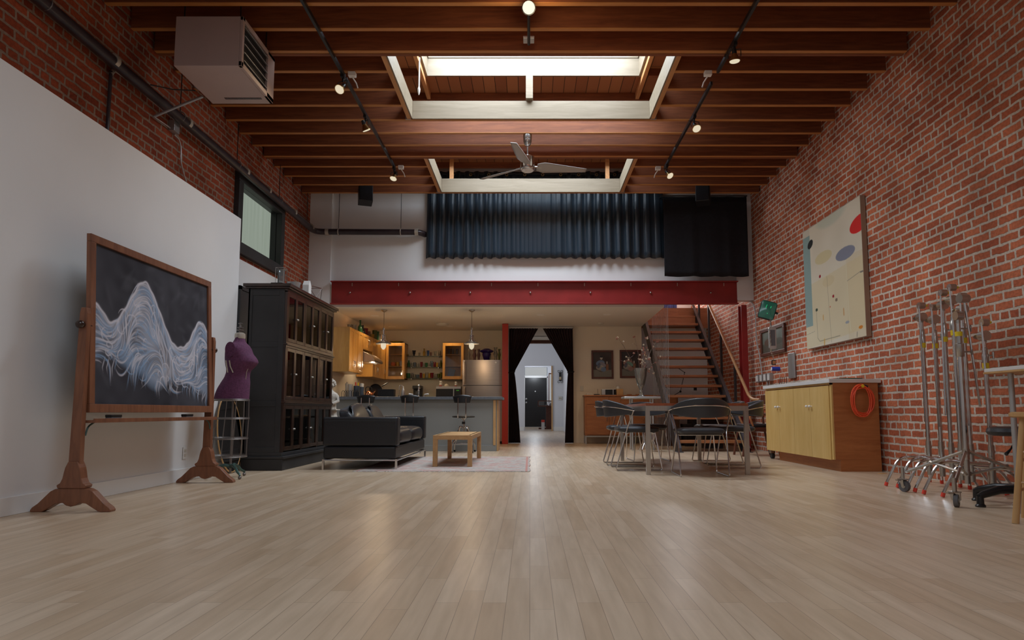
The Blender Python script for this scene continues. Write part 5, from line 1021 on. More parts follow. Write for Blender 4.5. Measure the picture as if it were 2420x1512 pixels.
def rugmat():
    m = bpy.data.materials.new('woven_rug'); m.use_nodes = True; N = m.node_tree.nodes; L = m.node_tree.links; p = N['Principled BSDF']; p.inputs['Roughness'].default_value = .95
    tc = N.new('ShaderNodeTexCoord'); wv = N.new('ShaderNodeTexWave'); wv.wave_type = 'BANDS'; wv.bands_direction = 'Y'; wv.inputs['Scale'].default_value = 4.5; wv.inputs['Distortion'].default_value = 2; wv.inputs['Detail'].default_value = 3; wv.inputs['Detail Scale'].default_value = 4
    L.new(tc.outputs['Object'], wv.inputs[0]); r = N.new('ShaderNodeValToRGB'); r.color_ramp.elements[0].color = (.26, .20, .18, 1); r.color_ramp.elements[1].color = (.60, .54, .48, 1); r.color_ramp.elements[0].position = .25; r.color_ramp.elements[1].position = .6; L.new(wv.outputs['Fac'], r.inputs[0])
    # pinkish medallion and border
    sp = N.new('ShaderNodeSeparateXYZ'); L.new(tc.outputs['Object'], sp.inputs[0])
    ax = N.new('ShaderNodeMath'); ax.operation = 'ABSOLUTE'; L.new(sp.outputs[0], ax.inputs[0]); ay = N.new('ShaderNodeMath'); ay.operation = 'ABSOLUTE'; L.new(sp.outputs[1], ay.inputs[0])
    c1 = N.new('ShaderNodeMath'); c1.operation = 'GREATER_THAN'; L.new(ax.outputs[0], c1.inputs[0]); c1.inputs[1].default_value = .93
    c2 = N.new('ShaderNodeMath'); c2.operation = 'LESS_THAN'; L.new(ax.outputs[0], c2.inputs[0]); c2.inputs[1].default_value = .955
    c3 = N.new('ShaderNodeMath'); c3.operation = 'MULTIPLY'; L.new(c1.outputs[0], c3.inputs[0]); L.new(c2.outputs[0], c3.inputs[1])
    n = N.new('ShaderNodeTexNoise'); n.inputs['Scale'].default_value = 5; L.new(tc.outputs['Object'], n.inputs[0]); g1 = N.new('ShaderNodeMath'); g1.operation = 'GREATER_THAN'; L.new(n.outputs['Fac'], g1.inputs[0]); g1.inputs[1].default_value = .52
    g2 = N.new('ShaderNodeMath'); g2.operation = 'MULTIPLY'; L.new(g1.outputs[0], g2.inputs[0]); g2.inputs[1].default_value = .45
    ad = N.new('ShaderNodeMath'); ad.operation = 'MAXIMUM'; L.new(c3.outputs[0], ad.inputs[0]); L.new(g2.outputs[0], ad.inputs[1])
    mx = N.new('ShaderNodeMix'); mx.data_type = 'RGBA'; L.new(ad.outputs[0], mx.inputs[0]); L.new(r.outputs[0], mx.inputs[6]); mx.inputs[7].default_value = (.50, .24, .20, 1); L.new(mx.outputs[2], p.inputs['Base Color'])
    b = N.new('ShaderNodeBump'); b.inputs['Strength'].default_value = .6; b.inputs['Distance'].default_value = .004; L.new(wv.outputs['Fac'], b.inputs['Height']); L.new(b.outputs[0], p.inputs['Normal']); return m
t = thing('woven_rug', 'pale patterned woven rug under the sofa and coffee table', 'rug', (-.98, 8.6, 0))
rg = G(); rg.grid(lambda u, v: (-.98+1.96*u+.01*math.sin(v*20), -1.2+2.4*v+.008*math.sin(u*17), .007), 40, 50); rg.obj('rug_field', rugmat(), t, solid=.006)
g = G(); rs = random.Random(2)
for k in range(160):
    x = -.97+1.94*k/159
    for s_ in (-1, 1): g.tube([(x, s_*1.2, .004), (x+rs.uniform(-.01, .01), s_*(1.2+rs.uniform(.03, .06)), .003)], .003, 4)
o = g.obj('fringe', mat('rug_fringe', (.62, .57, .5), .9), t); o['kind'] = 'stuff'
# ================================================================ STAIRS
SX0, SX1 = 2.47, 3.56
def ty(n): return 11.1+(n-1)*.2286
def tz(n): return .195*n-.01
t = thing('staircase', 'open staircase of oak treads between grey steel stringers rising to the loft', 'staircase', (3.0, 11.1, 0)); ox, oy = 3.0, 11.1
for n in range(1, 15):
    G().box(SX0-ox, SX1-ox, ty(n)-oy-.01, ty(n)-oy+.26, tz(n)-.045, tz(n)).obj('tread', M_['oakstair'], t, bevel=.004)
for n in (13, 14): G().box(SX0-ox, SX1-ox, ty(n+1)-oy+.0, ty(n+1)-oy+.02, tz(n), tz(n+1)-.045).obj('riser', M_['oakstair'], t)
sl = .195/.2286
for x0, x1, fx0, fx1, mm in ((SX0-.045, SX0-.03, SX0-.045, SX0+.01, 'stairdark'), (SX1+.03, SX1+.045, SX1-.01, SX1+.045, 'stairmetal')):
    y0, y1 = -.22, 3.2; lo = lambda y: max(0, (y+.0)*sl-.02); hi = lambda y: (y)*sl+.30
    def band(g, xa, xb, d0, d1):
        P = []
        for y in (y0, y1): P.append((y, max(.0, y*sl+d1)))
        P += [(y1, y1*sl+d0), (.08, max(0, .08*sl+d0)), (y0+.0, 0)]
        return g.prism(P, xa-ox, xb-ox, 'x')
    g = G(); band(g, x0, x1, -.06, .25)
    s_ = g.obj('stringer', M_[mm], t)
    g = G(); g.prism([(y0, y0*sl+.25), (y1, y1*sl+.25), (y1, y1*sl+.262), (y0, y0*sl+.262)], fx0-ox, fx1-ox, 'x'); g.prism([(.1, .1*sl-.06), (y1, y1*sl-.06), (y1, y1*sl-.072), (.1, .1*sl-.072)], fx0-ox, fx1-ox, 'x'); g.box(fx0-ox, fx1-ox, y0-.0, y0+.012, 0, y0*sl+.25)
    g.obj('stringer_flange', M_['stairmetal'], s_)
    G().box(fx0-ox-.02, fx1-ox+.02, y0-.05, .1, 0, .01).obj('foot_plate', M_['stairmetal'], s_)
for yy in (.55, 1.35, 2.15, 2.9):
    G().box(SX1+.045-ox, SX1+.085-ox, yy-.02, yy+.02, yy*sl+.05, yy*sl+1.05).obj('rail_post', M_['stairdark'], t, bevel=.002)
P = fillet([(3.60-ox, 3.2, 3.2*sl+1.06), (3.60-ox, -.30, -.30*sl+1.12), (3.60-ox, -.75, -.30*sl+1.10)], .22, 8)
G().tube(P, .026, 10).obj('handrail', M_['rail'], t, smooth=True)
S('trim_5', G().box(2.40, WR, 14.28, 14.32, 2.48, 2.92), M_['oakstair'])
t = thing('guard_cables', 'row of thin steel guard cables stretched beside the open side of the stairs', 'cable guard', (2.40, 12.0, 0))
for k in range(12): G().tube([(0, -.62+k*.13, .0), (0, -.62+k*.13, 2.50)], .004, 5).obj('cable', M_['galv'], t)
o = G().box(-.19, .19, -.12, .12, 0, .16).obj('storage_box', mat('blue_white_box', (.10, .14, .45), .4, noise=(8, .9, (4, 1, .2))), bevel=.004); o.location = (3.05, 14.5, 2.905); tag(o, 'blue and white box standing on the loft landing at the top of the stairs', 'box')
# under the stairs
t = thing('boom_lamp', 'thin black jointed boom lamp behind the stair treads', 'lamp', (2.95, 14.3, 0)); q = lambda u, v: at(u, v, y=14.3)-Vector((2.95, 14.3, 0))
G().lathe([(.12, 0), (.12, .02), (0, .03)]).tube([(0, 0, 0), (0, 0, .92)], .01).obj('stand', M_['blackmetal'], t); G().tube([(0, 0, .92), q(1608, 925), q(1618, 880), q(1597, 866)], .008, 6).sph(tuple(q(1608, 925)), .025, 8).sph(tuple(q(1618, 880)), .014, 8).obj('boom_arm', M_['blackmetal'], t)
for i, (x, y, w_, d_, h, c_, lb_) in enumerate(((2.72, 13.2, .42, .4, .55, (.10, .045, .025), 'dark brown crate under the stairs at the left'), (3.20, 13.0, .40, .4, .42, (.015, .013, .015), 'black case under the stairs'), (3.55, 13.7, .5, .45, .86, (.02, .015, .018), 'tall black cabinet under the upper stairs near the brick'), (3.32, 12.2, .36, .3, .28, (.03, .02, .018), 'low dark box under the lowest treads'))):
    t = thing('storage_crate', lb_, 'crate', (x, y, 0)); m = mat('crate_paint', c_, .5); G().box(-w_/2, w_/2, -d_/2, d_/2, 0, h).obj('crate_body', m, t, bevel=.01); G().box(-w_/2-.008, w_/2+.008, -d_/2-.008, d_/2+.008, h-.06, h+.004).obj('crate_lid', m, t, bevel=.004)
t = thing('wall_outlet', 'small wall plate low on the white wall seen through the stair treads', 'outlet', tuple(at(1643, 917, y=14.655))); G().box(-.035, .035, -.006, 0, -.05, .05).obj('outlet_plate', M_['dark'], t)
# ================================================================ SIDEBOARD, PICTURES
t = thing('sideboard', 'long teak sideboard with drawers and doors on a steel frame along the rear wall', 'sideboard', (2.12, 13.97, 0)); a, b = .97, .20
G().box(-a, a, -b+.02, b, .17, .98).obj('cabinet_body', M_['sideboard'], t, bevel=.003); G().box(-a-.02, a+.02, -b-.01, b+.005, .98, 1.01).obj('top_panel', M_['sideboard'], t, bevel=.004)
nb = 4; w_ = (2*a-.06)/nb
for k in range(nb):
    x0 = -a+.03+k*w_; d = G().box(x0+.004, x0+w_-.004, -b+.0, -b+.02, .82, .965).obj('drawer', M_['sideboard'], t, bevel=.002); G().sph((x0+w_/2, -b-.012, .89), .011, 8).obj('drawer_knob', M_['brass'], d, smooth=True)
    if k == 2:
        for z in (.20, .41, .61): d = G().box(x0+.004, x0+w_-.004, -b+.0, -b+.02, z, z+.2).obj('drawer', M_['sideboard'], t, bevel=.002); G().sph((x0+w_/2, -b-.012, z+.1), .011, 8).obj('drawer_knob', M_['brass'], d, smooth=True)
    else:
        d = G().box(x0+.004, x0+w_-.004, -b+.0, -b+.02, .19, .81).obj('door', M_['sideboard'], t, bevel=.002); hx = x0+w_-.05 if k % 2 == 0 else x0+.05; G().tube([(hx, -b-.012, .46), (hx, -b-.012, .58)], .005, 6).obj('door_handle', M_['satin'], d)
g = G().box(-a, a, -b, -b+.025, .14, .165).box(-a, a, b-.025, b, .14, .165); g.obj('frame_rail', M_['satin'], t)
for x in (-a, a-.025):
    for y in (-b, b-.025): G().box(x, x+.025, y, y+.025, 0, .14).obj('leg', M_['satin'], t)
def on_sb(u): return at(u, 925, y=13.95).x
o = G().box(-.055, .055, -.04, .04, 0, .04).box(-.03, -.02, -.042, -.04, .015, .028).obj('white_console', M_['ivory'], bevel=.006); o.location = (on_sb(1392), 13.95, 1.011); tag(o, 'small white box at the left end of the sideboard top', 'box')
t = thing('wireless_router', 'flat black router with one antenna on the sideboard', 'router', (on_sb(1410), 13.95, 1.011)); G().box(-.06, .06, -.05, .05, 0, .022).obj('router_body', M_['dark'], t, bevel=.004); G().tube([(.03, 0, .02), (.018, 0, .13)], .004, 6).obj('antenna', M_['dark'], t)
t = thing('desktop_stereo', 'grey and black tabletop stereo on the sideboard', 'stereo', (on_sb(1438), 13.95, 1.011)); G().box(-.15, .15, -.07, .07, 0, .125).obj('stereo_body', M_['galv'], t, bevel=.008); G().box(-.075, .08, -.074, -.07, .01, .115).obj('display_panel', M_['dark'], t); G().box(.10, .145, -.074, -.07, .01, .115).obj('grille', M_['blackcloth'], t)
t = thing('wooden_box', 'plain wooden box beside the stereo with a white bowl on top', 'box', (on_sb(1464), 13.95, 1.011)); G().box(-.07, .07, -.07, .07, 0, .13).obj('box_body', M_['oakstool'], t, bevel=.003)
pot('white_bowl', 'white bowl upside down on the wooden box', 'bowl', on_sb(1461), 13.95, 1.142, [(.05, 0), (.05, .02), (.035, .05), (.015, .065), (0, .066)], (.6, .58, .55))
for i, u in enumerate((1487, 1508)):
    o = G().box(-.05, .05, -.04, .04, 0, .02).obj('small_notebook', M_['sideboard'], bevel=.002); o.location = (on_sb(u), 13.95, 1.011); tag(o, 'thin brown notebook lying on the sideboard, %s of the pair' % ('left' if i == 0 else 'right'), 'notebook')
def portrait(seed, robe, sash, face_x):
    c = Canvas(90, 124, .36, .52, (.05, .035, .03)); rs = np.random.RandomState(seed); c.a += c.noise(12, .010, seed, .06)[..., None]; c.rect(.0, .36, .0, .15, (.20, .19, .16))
    G1 = (.55, .50, .42); fx = face_x
    c.ell(fx, .40, .026, .038, G1); c.ell(fx, .425, .03, .02, (.02, .02, .02)); c.ell(fx-.02, .29, .085, .06, robe, .2); c.ell(fx+.02, .26, .075, .045, sash, -.5); c.ell(fx-.03, .20, .075, .05, G1, .1, .6); c.ell(fx+.04, .16, .05, .05, robe, .4, .9); c.ell(fx-.05, .24, .03, .06, (.06, .09, .16), -.3, .8)
    c.rect(fx+.09, fx+.14, .14, .27, (.34, .14, .06), .8); c.ell(fx+.11, .30, .012, .03, G1); c.stroke([(fx-.08, .14), (fx, .11), (fx+.06, .13)], .006, (.05, .03, .03), .8)
    return c
for i, (u0, u1, v0, v1, robe, sash, lb_) in enumerate(((1398, 1449, 828, 895, (.16, .24, .38), (.26, .24, .28), 'red framed picture of a seated robed person in blue, left above the sideboard'), (1465, 1515, 827, 893, (.38, .22, .19), (.18, .36, .30), 'dark framed picture of a seated robed person behind the blossom branches'))):
    p0 = at(u0, v1, y=14.19); p1 = at(u1, v0, y=14.19); w_, h_ = p1.x-p0.x, p1.z-p0.z
    t = thing('framed_picture', lb_, 'picture', (p0.x, 14.195, p0.z)); f_ = .04
    fm = M_['picframe']; G().box(0, w_, -.03, 0, 0, f_).box(0, w_, -.03, 0, h_-f_, h_).box(0, f_, -.03, 0, f_, h_-f_).box(w_-f_, w_, -.03, 0, f_, h_-f_).obj('frame', fm, t, bevel=.004)
    c = portrait(11+i, robe, sash, .16-.02*i); c.obj('picture', paintmat('picture_paint', .5), lambda x, z: (f_+x/.36*(w_-2*f_), -.012, f_+z/.52*(h_-2*f_)), t)
p = at(1375, 918, y=14.195); t = thing('light_switch', 'cream light switch plate on the wall left of the sideboard', 'switch', tuple(p)); G().box(-.035, .035, -.006, 0, -.055, .055).obj('switch_plate', M_['ivory'], t, bevel=.002); G().box(-.008, .008, -.012, -.006, -.015, .015).obj('toggle', M_['ivory'], t)
# ================================================================ METAL SIDE TABLE WITH BRANCHES
t = thing('metal_table', 'high silver metal table holding the vase of branches', 'table', (1.95, 11.62, 0))
G().box(-.32, .32, -.18, .2, .885, .925).obj('table_top', M_['galv'], t, bevel=.015, seg=3, smooth=True)
for x in (-.17, .19):
    for y in (-.1, .13): G().tube([(x, y, 0), (x, y, .89)], .017, 10).obj('leg', M_['galv'], t, smooth=True)
t = thing('glass_vase', 'tall footed glass vase filled with blossoming branches', 'vase', (1.955, 11.62, .926))
G().lathe([(.07, 0), (.07, .012), (.03, .03), (.022, .06), (.035, .085), (.022, .11), (.03, .14), (.07, .22), (.10, .36), (.115, .50), (.108, .50), (.093, .36), (.062, .23), (.0, .17)]).obj('vase_body', CG['clear'], t, smooth=True)
rs = random.Random(21); bm_ = wood('branch_bark', (.10, .045, .03), (.2, .09, .06), (3, 3, 3)); 
BR = [(1460, 797), (1500, 797), (1462, 850), (1550, 800), (1527, 800), (1512, 852), (1562, 846), (1537, 845), (1545, 880), (1520, 830)]
tips = []
for k, (u, v) in enumerate(BR):
    e = at(u, v, y=11.62+rs.uniform(-.25, .25))-Vector((1.955, 11.62, .926)); m1 = Vector((e.x*.18, e.y*.2, .45)); m2 = (m1+e)/2+Vector((rs.uniform(-.04, .04), rs.uniform(-.04, .04), rs.uniform(-.02, .06)))
    P = fillet([(rs.uniform(-.02, .02), rs.uniform(-.02, .02), .18), m1, m2, e], .15, 5); g = G(); g.tube(P, [.006-.004*i/(len(P)-1) for i in range(len(P))], 6)
    for q in range(3):
        b0 = P[rs.randrange(len(P)//2, len(P)-1)]; b1 = b0+Vector((rs.uniform(-.09, .09), rs.uniform(-.06, .06), rs.uniform(.03, .12))); g.tube([b0, (b0+b1)/2+Vector((.01, 0, .0)), b1], .002, 5); tips.append(b1)
    g.obj('branch', bm_, t, smooth=True); tips += [P[-1], P[-3], P[-6]]
g1, g2 = G(), G()
for k in range(70):
    c = rs.choice(tips)+Vector((rs.uniform(-.03, .03), rs.uniform(-.03, .03), rs.uniform(-.03, .03))); g = g1 if rs.random() < .55 else g2
    for q in range(5):
        a = q*2*PI/5+k; g.sph((c.x+.009*math.cos(a), c.y+.004*math.sin(a*2), c.z+.009*math.sin(a)), .007, 4)
o = g1.obj('pale_blossoms', mat('pale_petal', (.62, .50, .36), .7), t, smooth=True); o['kind'] = 'stuff'; o = g2.obj('pink_blossoms', mat('pink_petal', (.42, .18, .13), .7), t, smooth=True); o['kind'] = 'stuff'
t = thing('chrome_stool', 'small chrome stool base with curled feet behind the dining table', 'stool', (1.98, 11.10, 0))
G().lathe([(0, .40), (.13, .405), (.14, .42), (.13, .435), (0, .44)]).obj('seat', M_['chrome'], t, smooth=True); G().tube([(0, 0, .15), (0, 0, .41)], .016, 8).obj('post', M_['chrome'], t, smooth=True)
for k in range(4):
    a = PI/4+k*PI/2; c, s_ = math.cos(a), math.sin(a); G().tube(fillet([(c*.02, s_*.02, .36), (c*.09, s_*.09, .40), (c*.12, s_*.12, .28), (c*.10, s_*.10, .17), (c*.2, s_*.2, .02)], .05), .011, 8).obj('leg', M_['chrome'], t, smooth=True)
# ================================================================ DINING TABLE AND CHAIRS
t = thing('dining_table', 'square-legged steel dining table with a cherry wood top', 'dining table', (1.775, 8.04, 0)); a, b = .545, 1.01
g = G(); n = 5
for k in range(n): g.box(-a+.002, a-.002, -b+.004+k*(2*b-.008)/n+.001, -b+.004+(k+1)*(2*b-.008)/n-.001, .725, .752)
g.obj('table_top', M_['cherry'], t)
for x0, x1, y0, y1 in ((-a, a, -b, -b+.045), (-a, a, b-.045, b), (-a, -a+.045, -b+.045, b-.045), (a-.045, a, -b+.045, b-.045)): G().box(x0, x1, y0, y1, .672, .724).obj('apron', M_['steel'], t, bevel=.002)
for x in (-a, a-.045):
    for y in (-b, b-.045): G().box(x, x+.045, y, y+.045, 0, .672).obj('leg', M_['steel'], t, bevel=.002)
def chair(loc, rz, lab):
    t = thing('dining_chair', lab, 'dining chair', loc, rz, 'charcoal leather chairs around the dining table')
    g = cushion(-.235, .235, -.23, .25, .425, .495, 0); g.obj('seat', M_['chairleather'], t, smooth=True)
    def bk(u, v):
        an = (u-.5)*2; ph = an*1.32; x = .285*math.sin(ph)/math.sin(1.32); y = -.34+.30*(1-math.cos(ph))/(1-math.cos(1.32))*.93
        k = abs(an); top = .80-.105*k**2.2; bot = .60+.04*k**2; z = bot+(top-bot)*v; return (x*(1+.03*v), y-.02*v*(1-k), z)
    g = G(); g.grid(bk, 30, 8); bo = g.obj('backrest', M_['chairleather'], t, smooth=True); q = bo.modifiers.new('solid', 'SOLIDIFY'); q.thickness = .042; q.offset = 0; q = bo.modifiers.new('bevel', 'BEVEL'); q.width = .016; q.segments = 3; q.limit_method = 'ANGLE'
    P = []
    for i in range(25):
        u = i/24; x, y, z = bk(u, .62); an = (u-.5)*1.32*2; P.append((x+.030*math.sin(an), y-.030*math.cos(an)*1.0, z))
    G().tube(P, .0075, 8).obj('back_trim', M_['chrome'], t, smooth=True)
    for s_ in (-1, 1):
        e = Vector(P[-1 if s_ > 0 else 0])
        G().tube(fillet([e, (s_*.255, e.y-.07, .45), (s_*.245, -.265, .008), (s_*.245, .26, .008), (s_*.20, .19, .425)], .03, 5), .0075, 8).obj('side_frame', M_['chrome'], t, smooth=True)
    G().tube([(-.235, -.12, .42), (.235, -.12, .42)], .007, 6).tube([(-.20, .19, .42), (.20, .19, .42)], .007, 6).obj('seat_rail', M_['chrome'], t, smooth=True)
    return t
c0 = chair((1.79, 7.05, 0), -.03, 'charcoal chair at the near end of the dining table with its back to the camera')
for loc, rz, lb_ in (((1.23, 7.74, 0), -PI/2+.0, 'charcoal chair on the left side of the dining table, nearer the camera'), ((1.21, 8.42, 0), -PI/2-.03, 'charcoal chair on the left side of the dining table, farther back'), ((2.44, 8.02, 0), PI/2-.04, 'charcoal chair on the right side of the dining table, nearer the camera'), ((2.45, 8.74, 0), PI/2+.03, 'charcoal chair on the right side of the dining table, farther back'), ((1.62, 9.15, 0), PI+.05, 'charcoal chair at the far end of the dining table facing the camera')):
    dup(c0, loc=loc, rz=rz, label=lb_)
t = thing('wooden_armchair', 'dark wooden chair with curved arms and legs beside the pine cabinet', 'armchair', (3.42, 10.1, 0), -PI/2)
G().box(-.23, .23, -.22, .22, .43, .48).obj('seat', M_['blackleather'], t, bevel=.02, seg=3, smooth=True); G().box(-.235, .235, -.225, .225, .37, .43).obj('seat_frame', M_['picframe'], t, bevel=.004)
for x in (-.21, .21):
    G().tube(fillet([(x, -.18, .40), (x*1.05, -.22, .25), (x*1.02, -.26, .0)], .1), [.022]*7+[.016]*1 if False else .018, 8).obj('leg', M_['picframe'], t, smooth=True)
    G().tube(fillet([(x, .20, .9), (x, .2, .45), (x, .30, .0)], .2), .018, 8).obj('leg', M_['picframe'], t, smooth=True)
    G().tube(fillet([(x*1.1, .2, .70), (x*1.2, -.1, .69), (x*1.2, -.16, .60), (x*1.05, -.1, .45)], .08), .016, 8).obj('arm', M_['oakstair'], t, smooth=True)
G().box(-.22, .22, .18, .21, .78, .92).box(-.2, .2, .185, .205, .6, .64).obj('back_rails', M_['picframe'], t, bevel=.006)
# ================================================================ PINE CABINET
CX0, CX1, CY0, CY1 = 3.37, 3.91, 7.42, 9.48
t = thing('storage_cabinet', 'yellow pine door cabinet with plywood end and white laminate top against the brick', 'cabinet', (3.64, 8.45, 0)); ox, oy = 3.64, 8.45
def cb(g, x0, x1, y0, y1, z0, z1): return g.box(x0-ox, x1-ox, y0-oy, y1-oy, z0, z1)
cb(G(), CX0+.03, CX1, CY0, CY1, .13, .985).obj('cabinet_body', M_['plyw'], t, bevel=.003)
cb(G(), CX0+.085, CX1, CY0+.0, CY1-.25, .0, .13).obj('plinth', M_['plyw'], t)
g = G(); cb(g, CX0+.012, CX0+.03, CY0-.0, CY0+.04, .13, .985); cb(g, CX0+.012, CX0+.03, CY0, CY1, .965, .985); g.obj('face_frame', M_['pine'], t)
dw = (CY1-CY0-.045)/4
for k in range(4):
    y0 = CY0+.04+k*dw; d = cb(G(), CX0, CX0+.022, y0+.003, y0+dw-.003, .125, .955).obj('door', M_['pine'], t, bevel=.002)
    ky = y0+dw-.045 if k % 2 == 0 else y0+.045
    g = G(); p = (CX0-ox, ky-oy, .725); g.tube([(p[0], p[1], p[2]), (p[0]-.018, p[1], p[2])], .008, 8); g.sph((p[0]-.028, p[1], p[2]), .016, 8); g.obj('door_knob', M_['trimw'], d, smooth=True)
cb(G(), CX0-.02, CX1+.02, CY0-.03, CY1+.02, .985, 1.028).obj('laminate_top', M_['laminate'], t, bevel=.003)
for (x, y) in ((CX0+.05, CY1-.08),):
    G().tube([(x-.02-ox, y-oy, .05), (x+.02-ox, y-oy, .05)], .045, 14).obj('caster_wheel', M_['rubber'], t, smooth=True); cb(G(), x-.03, x+.03, y-.03, y+.04, .08, .13).obj('caster_fork', M_['satin'], t)
t = thing('cable_coil', 'coil of bright orange cable hanging on the plywood end of the cabinet', 'cable', (3.69, 7.375, .955))
rs = random.Random(5); 
for k in range(7):
    cx, cz = rs.uniform(-.02, .02), -.165+rs.uniform(-.015, .01); rx, rz_ = .115+rs.uniform(-.02, .012), .165+rs.uniform(-.02, .015)
    G().tube([(cx+rx*math.cos(a), -.008-.008*k/2, cz+rz_*math.sin(a)+.004*math.sin(3*a)) for a in np.linspace(0, 2*PI, 33)[:-1]], .0065, 6, closed=True).obj('cable_loop', M_['orange'], t, smooth=True)
G().tube([(.01, -.04, -.01), (.01, .02, -.01)], .018, 8).obj('velcro_strap', M_['yellow'], t); G().tube([(.03, -.02, -.0), (.07, -.02, -.015)], .013, 8).obj('plug', M_['dark'], t)
G().tube([(.0, .025, .0), (.0, -.03, .0)], .006, 6).obj('hook', M_['dark'], t)
o = G().lathe([(0, 0), (.02, .002), (.15, .012), (.16, .02), (.15, .02), (0, .006)]).obj('glass_plate', CG['green'], smooth=True); o.location = (3.74, 7.75, 1.029); tag(o, 'shallow green glass dish on the white cabinet top', 'dish')
o = G().lathe([(0, 0), (.05, 0), (.045, .004), (0, .005)]).obj('floor_cap', M_['tablewood'], smooth=True); p = at(2085, 1119, z=0); o.location = (p.x, p.y, 0); tag(o, 'small flat wooden disc on the floor beside the cabinet end', 'disc')
# ================================================================ RIGHT WALL ART AND GADGETS
def abstract():
    w, h = 1.64, 1.66; c = Canvas(250, 252, w, h, (.68, .61, .48)); n = c.noise(10, .018, 4, .2); c.a += n[..., None]
    # u = 0 is the end farther from the camera (left in the photo)
    c.rect(0, w, 0, .86, (.66, .54, .30), .55, .06); c.rect(.0, .23, .30, h-.10, (.26, .36, .34)); c.a[:, :, :] += 0
    c.rect(.0, .23, h-.10, h, (.60, .54, .43)); c.rect(1.22, w, .0, 1.02, (.62, .48, .26), .35)
    c.ell(.86, h, .42, .14, (.42, .50, .40), 0, .5, .3); c.ell(.24, 1.43, .09, .055, (.02, .025, .025), .3); c.ell(1.60, 1.34, .24, .10, (.70, .01, .01), .1); c.ell(.62, 1.16, .25, .08, (.62, .52, .26), 0, .75)
    c.ell(1.22, 1.07, .25, .08, (.22, .23, .29)); c.ell(.50, .93, .03, .022, (.35, .01, .02)); c.ell(.74, .82, .17, .07, (.62, .50, .28), 0, .6)
    for x, y, rx, ry, cl in ((.86, .60, .028, .02, (.35, .01, .02)), (.94, .54, .034, .022, (.25, .18, .12)), (.36, .50, .035, .022, (.04, .07, .05)), (.76, .48, .014, .01, (.5, .08, .02)), (1.20, .22, .05, .018, (.33, .34, .36)), (1.52, .12, .05, .02, (.65, .22, .02)), (1.60, .76, .04, .012, (.2, .18, .15))): c.ell(x, y, rx, ry, cl)
    for P, r, cl, al in (([(.70, .89), (.73, .45), (.76, .02)], .004, (.3, .24, .16), .7), ([(.35, .50), (.36, .12), (.42, .07), (1.0, .08)], .004, (.12, .12, .08), .7), ([(1.23, .98), (1.25, .3), (1.28, .1)], .006, (.7, .66, .5), .6), ([(1.24, .72), (1.58, .77)], .004, (.2, .18, .15), .6), ([(.55, .40), (.55, .34)], .012, (.6, .3, .04), .8), ([(1.12, .40), (1.12, .32)], .012, (.55, .25, .05), .8), ([(.55, -.0), (.56, .08)], .014, (.6, .32, .02), .9), ([(1.42, .02), (1.43, .07)], .010, (.3, .26, .2), .9), ([(.02, .2), (.28, .22)], .003, (.3, .28, .2), .7)): c.stroke(P, r, cl, al, False)
    return c
p0y, p1y, z0, z1 = 9.20, 7.56, 1.53, 3.20
t = thing('abstract_painting', 'large cream abstract painting with a red disc and a grey oval on the brick wall', 'painting', (WR-.012, 8.38, z0))
G().box(-.055, .005, p1y-8.38, p0y-8.38, 0, z1-z0).obj('stretcher', mat('raw_linen_edge', (.36, .24, .17), .7), t, bevel=.003)
abstract().obj('painted_canvas', paintmat('painting_oil', .5), lambda u, v: (-.0565, p0y-8.38-.003-u/1.64*1.634, .003+v), t)
t = thing('small_landscape_picture', 'small dark framed landscape picture hanging behind the green screen gadget', 'picture', (WR-.01, 10.62, 1.58))
G().box(-.03, 0, -.53, .53, 0, .05).box(-.03, 0, -.53, .53, .40, .45).box(-.03, 0, -.53, -.46, .05, .40).box(-.03, 0, .46, .53, .05, .40).obj('frame', M_['picframe'], t, bevel=.004)
c = Canvas(110, 42, .92, .35, (.13, .15, .12)); c.a += c.noise(10, .03, 7, .12)[..., None]; c.rect(0, .92, 0, .15, (.07, .05, .03), .8); c.ell(.3, .17, .2, .06, (.10, .045, .02)); c.ell(.7, .15, .2, .05, (.05, .05, .03)); c.obj('picture', paintmat('landscape_paint', .5), lambda x, z: (-.012, .46-x, .05+z), t)
# suspended scope
mp_ = Vector((3.62, 9.95, 2.05)); t = thing('green_screen_monitor', 'tilted round-cornered green glowing screen hanging from a hook on the brick wall', 'monitor', tuple(mp_))
R = Matrix.Translation((0, 0, .15)) @ Matrix.Rotation(-.25, 4, 'Z') @ Matrix.Rotation(.30, 4, 'Y')
def rr(a, b, r, n=6): 
    P = []
    for cx, cy, s0 in ((a-r, b-r, 0), (-a+r, b-r, 1), (-a+r, -b+r, 2), (a-r, -b+r, 3)):
        for k in range(n+1): an = s0*PI/2+k/n*PI/2; P.append((cx+r*math.cos(an), cy+r*math.sin(an)))
    return P
g = G(); g.prism(rr(.12, .14, .045), -.02, .06, 'y', R); g.prism(rr(.085, .10, .03), .06, .16, 'y', R); g.obj('casing', M_['dark'], t, bevel=.006)
sm = mat('green_phosphor', (.02, .10, .07), .15, coat=.6, emit=((.03, .22, .13), .10)); g = G(); 
g.grid(lambda u, v: tuple(R @ Vector(((u-.5)*.216, -.022-.014*math.sin(u*PI)*math.sin(v*PI), (v-.5)*.256))), 12, 12); g.obj('screen', sm, t, smooth=True)
g = G(); 
for P in ([(-.03, .075), (-.035, .035), (-.03, .02)], [(.035, .065), (.03, .035)], [(.0, -.05), (.012, -.055)]): g.tube([R @ Vector((x, -.037, z)) for x, z in P], .004, 5)
g.obj('trace', emis('green_trace', (.05, .8, .3), .6), t)
G().tube([R @ Vector((.12, .03, .0)), R @ Vector((.16, .03, -.01))], .018, 10).obj('side_knob', M_['dark'], t, smooth=True)
